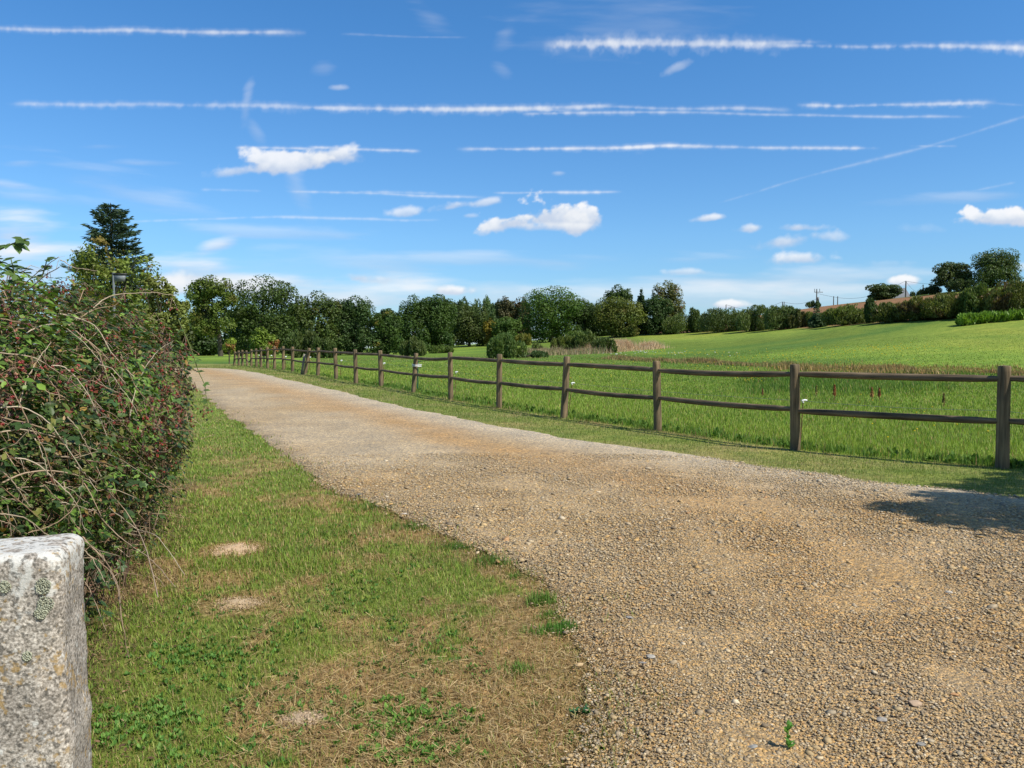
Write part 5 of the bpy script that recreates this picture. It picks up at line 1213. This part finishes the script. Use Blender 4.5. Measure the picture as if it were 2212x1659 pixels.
# scattered small broad leaves all through the near lawn
rng = np.random.default_rng(90); A = Acc(); q = 0
x, y, d = polar(9000, 2.3, 7.5, rng); ok = (x < xL(y) - .5) & (x > -1.6 - .36 * (y - 3.5)) & (fbm(x * 2.2, y * 2.2, s=131) > .50); x, y = x[ok][:900], y[ok][:900]
for a_, b_ in zip(x, y): rosette(A, np.array([a_, b_, .004 + h1(a_, b_)]), rng, 6, .020, [(.09, .2, .04), (.13, .26, .05), (.07, .15, .035)], .8)
tag(A.build('lawn_weeds', M_weed), 'small broad weed leaves scattered through the near lawn', 'weeds', kind='stuff')
# seedling in the gravel
g = ground(1702, 1632); root = thing('seedling', 'upright willowherb seedling growing out of the gravel near the bottom', 'seedling', g)
A = Acc(); A.tube([(0, 0, -.01), (.004, 0, .05), (-.002, 0, .115)], [.0022, .0018, .001], 6, (.25, .2, .07)); A.build('stem', M_twig, root)
rng = np.random.default_rng(92); A = Acc()
for z_ in (.02, .035, .05, .066, .082, .098, .112): rosette(A, np.array([0, 0, z_]), rng, 4, .026 if z_ < .1 else .02, [(.10, .24, .04), (.15, .32, .06)], .9)
A.build('leaves', M_gloss, root)
# larger stones
def stone(lab, px, py, s_, col, fl_=.3, rz=0.0):
    g = ground(px, py); rng = np.random.default_rng(int(px + py)); bm = _bm.new(); _bm.ops.create_icosphere(bm, subdivisions=3, radius=.5)
    v = np.array([q.co[:] for q in bm.verts]); f = np.array([[w_.index for w_ in q.verts] for q in bm.faces]); bm.free()
    for q in range(9):
        nrm = rdir(1, rng)[0]; dd_ = rng.uniform(.3, .42); h_ = v @ nrm; v = v - np.maximum(h_ - dd_, 0)[:, None] * nrm
    v = v * np.array([1, rng.uniform(.55, .8), fl_]) * s_ * (1 + .06 * rng.normal(size=(len(v), 1)) * .3); A = Acc(); A.add(v, f, col)
    o = A.build('stone', M_chip); o.location = (g[0], g[1], g[2] + .028 + fl_ * s_ * .22); o.rotation_euler = (rng.normal(0, .08), rng.normal(0, .08), rz); tag(o, lab, 'stone', 'larger stones lying on the drive')
for a in (('blue-grey flat stone left of centre on the near gravel', 1360,1346,.05,(.26,.25,.235)),('pale grey slab at the lower left of the gravel by the dry grass', 1405,1432,.055,(.32,.30,.265)),('squat dark stone beside the pale slab', 1388,1445,.042,(.2,.19,.18)),
          ('long tan stone in the lower right gravel', 1975,1535,.065,(.36,.26,.18)),('grey slab near the bottom right corner of the gravel', 1905,1570,.05,(.29,.265,.235)),('orange-brown stone between grey ones on the right', 2060,1515,.045,(.38,.21,.10)),
          ('rounded grey stone touching the bottom edge right of the seedling', 1990,1625,.045,(.24,.225,.20)),('flat pale stone below the tree shadow', 2050,1290,.05,(.4,.36,.3)),('dark brown stone on the right beneath the shadow', 1930,1310,.04,(.16,.13,.11)),
          ('tan cobble at the tip of the dry grass', 1250,1450,.05,(.42,.30,.16)),('smaller tan cobble right of the other cobble', 1290,1462,.042,(.40,.28,.15)),('grey stone left of the seedling shadow', 1625,1630,.04,(.26,.25,.225)),
          ('orange flat stone at left centre of the near gravel', 1385,1280,.045,(.44,.25,.10)),('dark flat stone far up the gravel under the grass edge', 775,1075,.07,(.15,.14,.13)),('bright quartz stone at the gravel edge by the lawn', 873,1117,.05,(.6,.56,.5))):
    stone(*a)
# weeds at fence foot, docks, flowers
rng = np.random.default_rng(95); A = Acc()
for q in range(360):
    y_ = 8.2 + (YF - 12) * rng.random() ** 2.6; x_ = xF(y_) + .12 + abs(rng.normal(0, .3)); rosette(A, np.array([x_, y_, .02 + h1(x_, y_)]), rng, 9, .07 * (1 + .4 * rng.random()), [(.09, .17, .03), (.13, .22, .04), (.07, .13, .025)], .95)
tag(A.build('fence_foot_weeds', M_weed), 'broad-leaved weeds crowding along the foot of the fence', 'weeds', kind='stuff')
for px, yt, yb, lab, col in ((1802,831,866,'tallest rust-red dock seed spike in the meadow, seen between the two nearest posts',(.36,.14,.06)),(1883,836,868,'orange-brown dock spike right of the tallest one',(.42,.24,.09)),(1899,838,866,'thin rust-red dock spike touching the orange-brown one',(.38,.16,.07)),
      (1647,840,858,'small dock spike left of the second large post',(.34,.18,.09)),(2038,850,880,'pale green-brown dock spike nearest the first large post',(.26,.22,.08)),(1763,832,858,'yellowish dock spike right of the second large post',(.28,.26,.08))):
    g = ground(px, yb); H_ = (yb - yt) / F * g[1]; root = thing('dock_plant', lab, 'plant', g, 0, 'dock plants in the meadow'); A = Acc(); rng = np.random.default_rng(px)
    A.tube([(0, 0, 0), (.02, 0, H_ * .5), (0, 0, H_)], [.012, .01, .005], 5, (.2, .1, .05)); A.build('stem', M_twig, root); A = Acc()
    m = 260; zz_ = H_ * (.35 + .65 * rng.random(m)); rr_ = .11 * H_ * (1.15 - zz_ / H_) * 1.6; an = rng.uniform(0, 6.28, m)
    A.stamp(DIA, DF, np.c_[np.cos(an) * rr_ * rng.random(m), np.sin(an) * rr_ * rng.random(m), zz_], frames(rdir(m, rng), an, .03 + .03 * rng.random(m)), np.array(col) * (.7 + .6 * rng.random((m, 1)))); A.build('seed_head', M_dry, root)
rng = np.random.default_rng(96); A = Acc(); B = Acc()
for cxp, cyp, sx_, sy_, n_ in ((1625,822,18,5,45),(1900,795,120,10,40),(1820,760,60,6,60),(1950,755,60,4,60),(1550,800,90,12,40),(1950,905,120,30,26),(1300,810,120,20,40),(1480,765,60,4,50),(1000,815,100,15,30),(1690,775,80,8,60)):
    for q in range(n_):
        p = ground(cxp + rng.normal() * sx_, cyp + rng.normal() * sy_); f = max(.6, p[1] / 40)
        A.stamp(BV[:, :] * np.array([1, 1, .5]), BFc, (p + np.array([0, 0, .16]))[None], (np.eye(3) * .03 * f)[None], np.array([[.75, .55, .03]]))
tag(A.build('yellow_flowers', M_dry), 'tiny yellow flowers dotted through the meadow', 'flowers', kind='stuff')
for cxp, cyp, sx_, sy_, n_ in ((1385,771,16,3,22),(1465,773,14,3,10),(1330,776,14,2,10),(1560,778,40,4,6)):
    for q in range(n_):
        p = ground(cxp + rng.normal() * sx_, cyp + rng.normal() * sy_); B.stamp(BV * np.array([1, 1, .3]), BFc, (p + np.array([0, 0, .5]))[None], (np.eye(3) * .08)[None], np.array([[.72, .72, .62]])); B.tube([p, p + np.array([0, 0, .5])], [.008, .008], 3, (.12, .16, .05), cap=False)
tag(B.build('white_umbels', M_dry), 'white umbel flowers in the rough grass by the ditch', 'flowers', kind='stuff')

# ------------------------------------------------------------------ hilltop house, poles and wires
g = at(1944, 646, 258); hz = h1(g[0], 258)
root = thing('farmhouse', 'grey slate roof of a farmhouse half hidden behind the hilltop', 'house', (g[0], 258, hz), 0)
zr, ze = at(1944, 622, 258)[2] - hz, at(1944, 644, 254)[2] - hz
xl_, xrt, xrb = at(1905, 622, 258)[0] - g[0], at(1956, 622, 258)[0] - g[0], at(1969, 644, 254)[0] - g[0]
A = Acc(); A.box((xl_ + .3, -3.6, -1), (xrb - .35, 3.6, ze - .05)); A.build('wall', M_wall, root)
A = Acc(); v = [(xl_ - 1.5, -4.1, ze), (xrb, -4.1, ze), (xrt, 0, zr), (xl_, 0, zr), (xl_ - 1.5, 4.1, ze), (xrb, 4.1, ze)]
v2 = [(a_, b_, c_ - .22) for a_, b_, c_ in v]
A.add(v + v2, [(0,1,2,3),(5,4,3,2),(6,9,8,7),(11,8,9,10),(0,6,7,1),(5,11,10,4)]); A.add(v + v2, [(1,5,2),(4,0,3),(7,8,11),(10,9,6)]); A.add(v + v2, [(1,7,11,5),(4,10,6,0)]); rf = A.build('roof', M_slate, root)
A = Acc(); A.box((xrb, -3.0, ze - 1.8), (xrb + 7.0, 3.0, ze + .2)); A.build('annex_wall', M_wall, root)
A = Acc(); A.add([(xrb, -3.3, ze + .2), (xrb + 7.3, -3.3, ze + .2), (xrb + 7.3, 3.2, ze + 1.1), (xrb, 3.2, ze + 1.1), (xrb, -3.3, ze + .05), (xrb + 7.3, -3.3, ze + .05), (xrb + 7.3, 3.2, ze + .95), (xrb, 3.2, ze + .95)], [(0,1,2,3),(7,6,5,4),(0,4,5,1),(1,5,6,2),(2,6,7,3),(3,7,4,0)]); A.build('annex_roof', M_slate, root)
PG = 'utility poles on the skyline'
def pole(lab, px, yt, yb, d, arm=False, tw=1):
    p = at(px, yb, d); t = at(px, yt, d); bz = min(h1(p[0], d), p[2]); root = thing('utility_pole', lab, 'utility pole', (p[0], d, bz), 0, PG)
    A = Acc(); A.tube([(0, 0, -.3), (0, 0, t[2] - bz)], [.20 * tw, .15 * tw], 8); A.build('pole_shaft', M_pole, root); H_ = t[2] - bz
    if arm:
        A = Acc(); A.box((-.75, -.08, H_ - .95), (1.9, .08, H_ - .78)); A.build('crossarm', M_pole, root)
        for x_ in (-.65, .0, .9):
            A = Acc(); A.tube([(x_, 0, H_ - .8), (x_, 0, H_ + .15)], [.07, .09], 6); A.build('insulator', M_greymetal, root)
        A = Acc(); A.box((.2, -.2, H_ - 3.6), (.7, .2, H_ - 2.4)); A.build('transformer', M_greymetal, root)
    else:
        A = Acc(); A.tube([(0, -.18, H_ - .3), (0, -.18, H_ - .02)], [.07, .07], 6); A.build('insulator', M_greymetal, root)
    return t
t1 = pole('utility pole with crossarm and transformer above the brown crop', 1763.7, 625, 662, 240, True)
pole('left one of two thin bare poles above the brown crop', 1800.4, 640, 662, 235, tw=.8); pole('right one of two thin bare poles above the brown crop', 1809.2, 640, 661, 235, tw=.8)
t4 = pole('tallest utility pole standing in front of the slate roof', 1956, 607, 650, 232, tw=1.15); t5 = pole('short utility pole right of the slate roof', 1993.6, 615, 641, 245)
t6 = pole('left one of two poles behind the tallest willow-like hedge bush', 1690, 652, 680, 240, tw=.9); pole('right one of two poles behind the tallest willow-like hedge bush', 1693.5, 652, 680, 242, tw=.8)
t7 = pole('lone thin pole above the left part of the hedge', 1568, 658, 690, 240, tw=.8); pole('very short pole top right of the lone thin pole', 1586, 664, 690, 240, tw=.7)
def line(lab, a, b, sag, r=.035):
    A = Acc(); s = np.linspace(0, 1, 17)[:, None]; pts = a * (1 - s) + b * s; pts[:, 2] -= sag * np.sin(s[:, 0] * 3.14); A.tube(pts, np.full(17, r), 4, cap=False)
    tag(A.build('power_line', M_wire), lab, 'power line', 'overhead lines on the skyline')
line('overhead line sagging from the crossarm pole to the tallest pole', t1 + np.array([0, 0, -1.2]), t4, 3.2)
line('overhead line from the crossarm pole down left to the twin poles', t1 + np.array([0, 0, -3]), t6, 1.0)
line('overhead line from the tallest pole rightwards behind the smaller oak', t4, at(2040, 613, 230), .4)
line('slanting line from the tallest pole down to the low bush', t4, at(1978, 630, 240), .3)
line('short line from the low bush up to the short pole', at(1978, 630, 240), t5, .3)
line('thin line from the lone thin pole towards the twin poles', t7, t6, 2.0)
line('overhead line reaching the right skyline behind the two oaks', at(2040, 613, 230), at(2230, 611, 230), .5)

# ------------------------------------------------------------------ roadside tree right of the frame (casts the shadow on the drive)
def side_tree():
    rng = np.random.default_rng(601); b = np.array([12.2, 3.2, 0]); root = thing('roadside_tree', 'leafy tree standing outside the right edge, shading the gravel', 'tree', b)
    # crown blobs placed up the sun's path from where its shade lies
    spots = [(4.4,5.75,4.6,.3),(5.0,5.55,4.8,.35),(4.1,6.2,4.6,.38),(3.75,6.6,4.5,.3),(4.7,5.95,4.8,.4),(5.5,5.8,5.0,.5),(4.9,7.5,4.7,.6),(3.8,7.15,4.5,.5),(4.2,6.55,4.6,.45),(4.4,7.75,4.6,.4),(5.0,6.4,4.8,.6),(5.9,6.2,5.0,.7),(4.4,7.15,4.6,.62),(5.6,8.7,4.8,.45),(5.0,7.0,5.0,.75),(5.9,7.0,5.2,.85),(6.8,7.2,5.5,.95),(5.1,8.3,4.8,.5),(6.2,8.9,5.1,.7),(7.4,8.6,5.4,.9),(7.6,6.6,5.6,1.0),(6.6,9.6,5.2,.55),(8.4,7.6,6.2,1.2)]
    lobes = []
    for sx_, sy_, hz_, r_ in spots:
        o_ = hz_ / math.tan(R(SUN_EL)); lobes.append((sx_ + SUN_TO[0] * o_ - b[0], sy_ + SUN_TO[1] * o_ - b[1], hz_, r_, r_ * .75, r_ * .6))
    lobes += [(0, 0, 5.5, 1.6, 1.6, 1.5), (.8, .5, 7, 1.5, 1.5, 1.3)]
    P, dv, k = lobes_points(lobes, 24000, rng, 1.7, .42, 601, .3, .4); A = Acc(); leafcloud(A, P, dv + np.array([0, 0, .6]), .11 * (.7 + .7 * rng.random(len(P))), crown_cols(P, k, (.05, .09, .02), rng, seed=601), rng)
    A.build('crown', M_leaf, root); T = Acc(); T.tube([(0, 0, -.2), (0, 0, 2.5), (-.1, 0, 5.2)], [.24, .18, .1], 9)
    for lb in lobes: T.tube([(0, 0, 3.2), np.array([0, 0, 3.2]) * .5 + np.array(lb[:3]) * .5 + np.array([0, 0, .3]), lb[:3]], [.08, .05, .015], 5, cap=False)
    T.build('trunk', M_bark, root)
side_tree()
print('done')
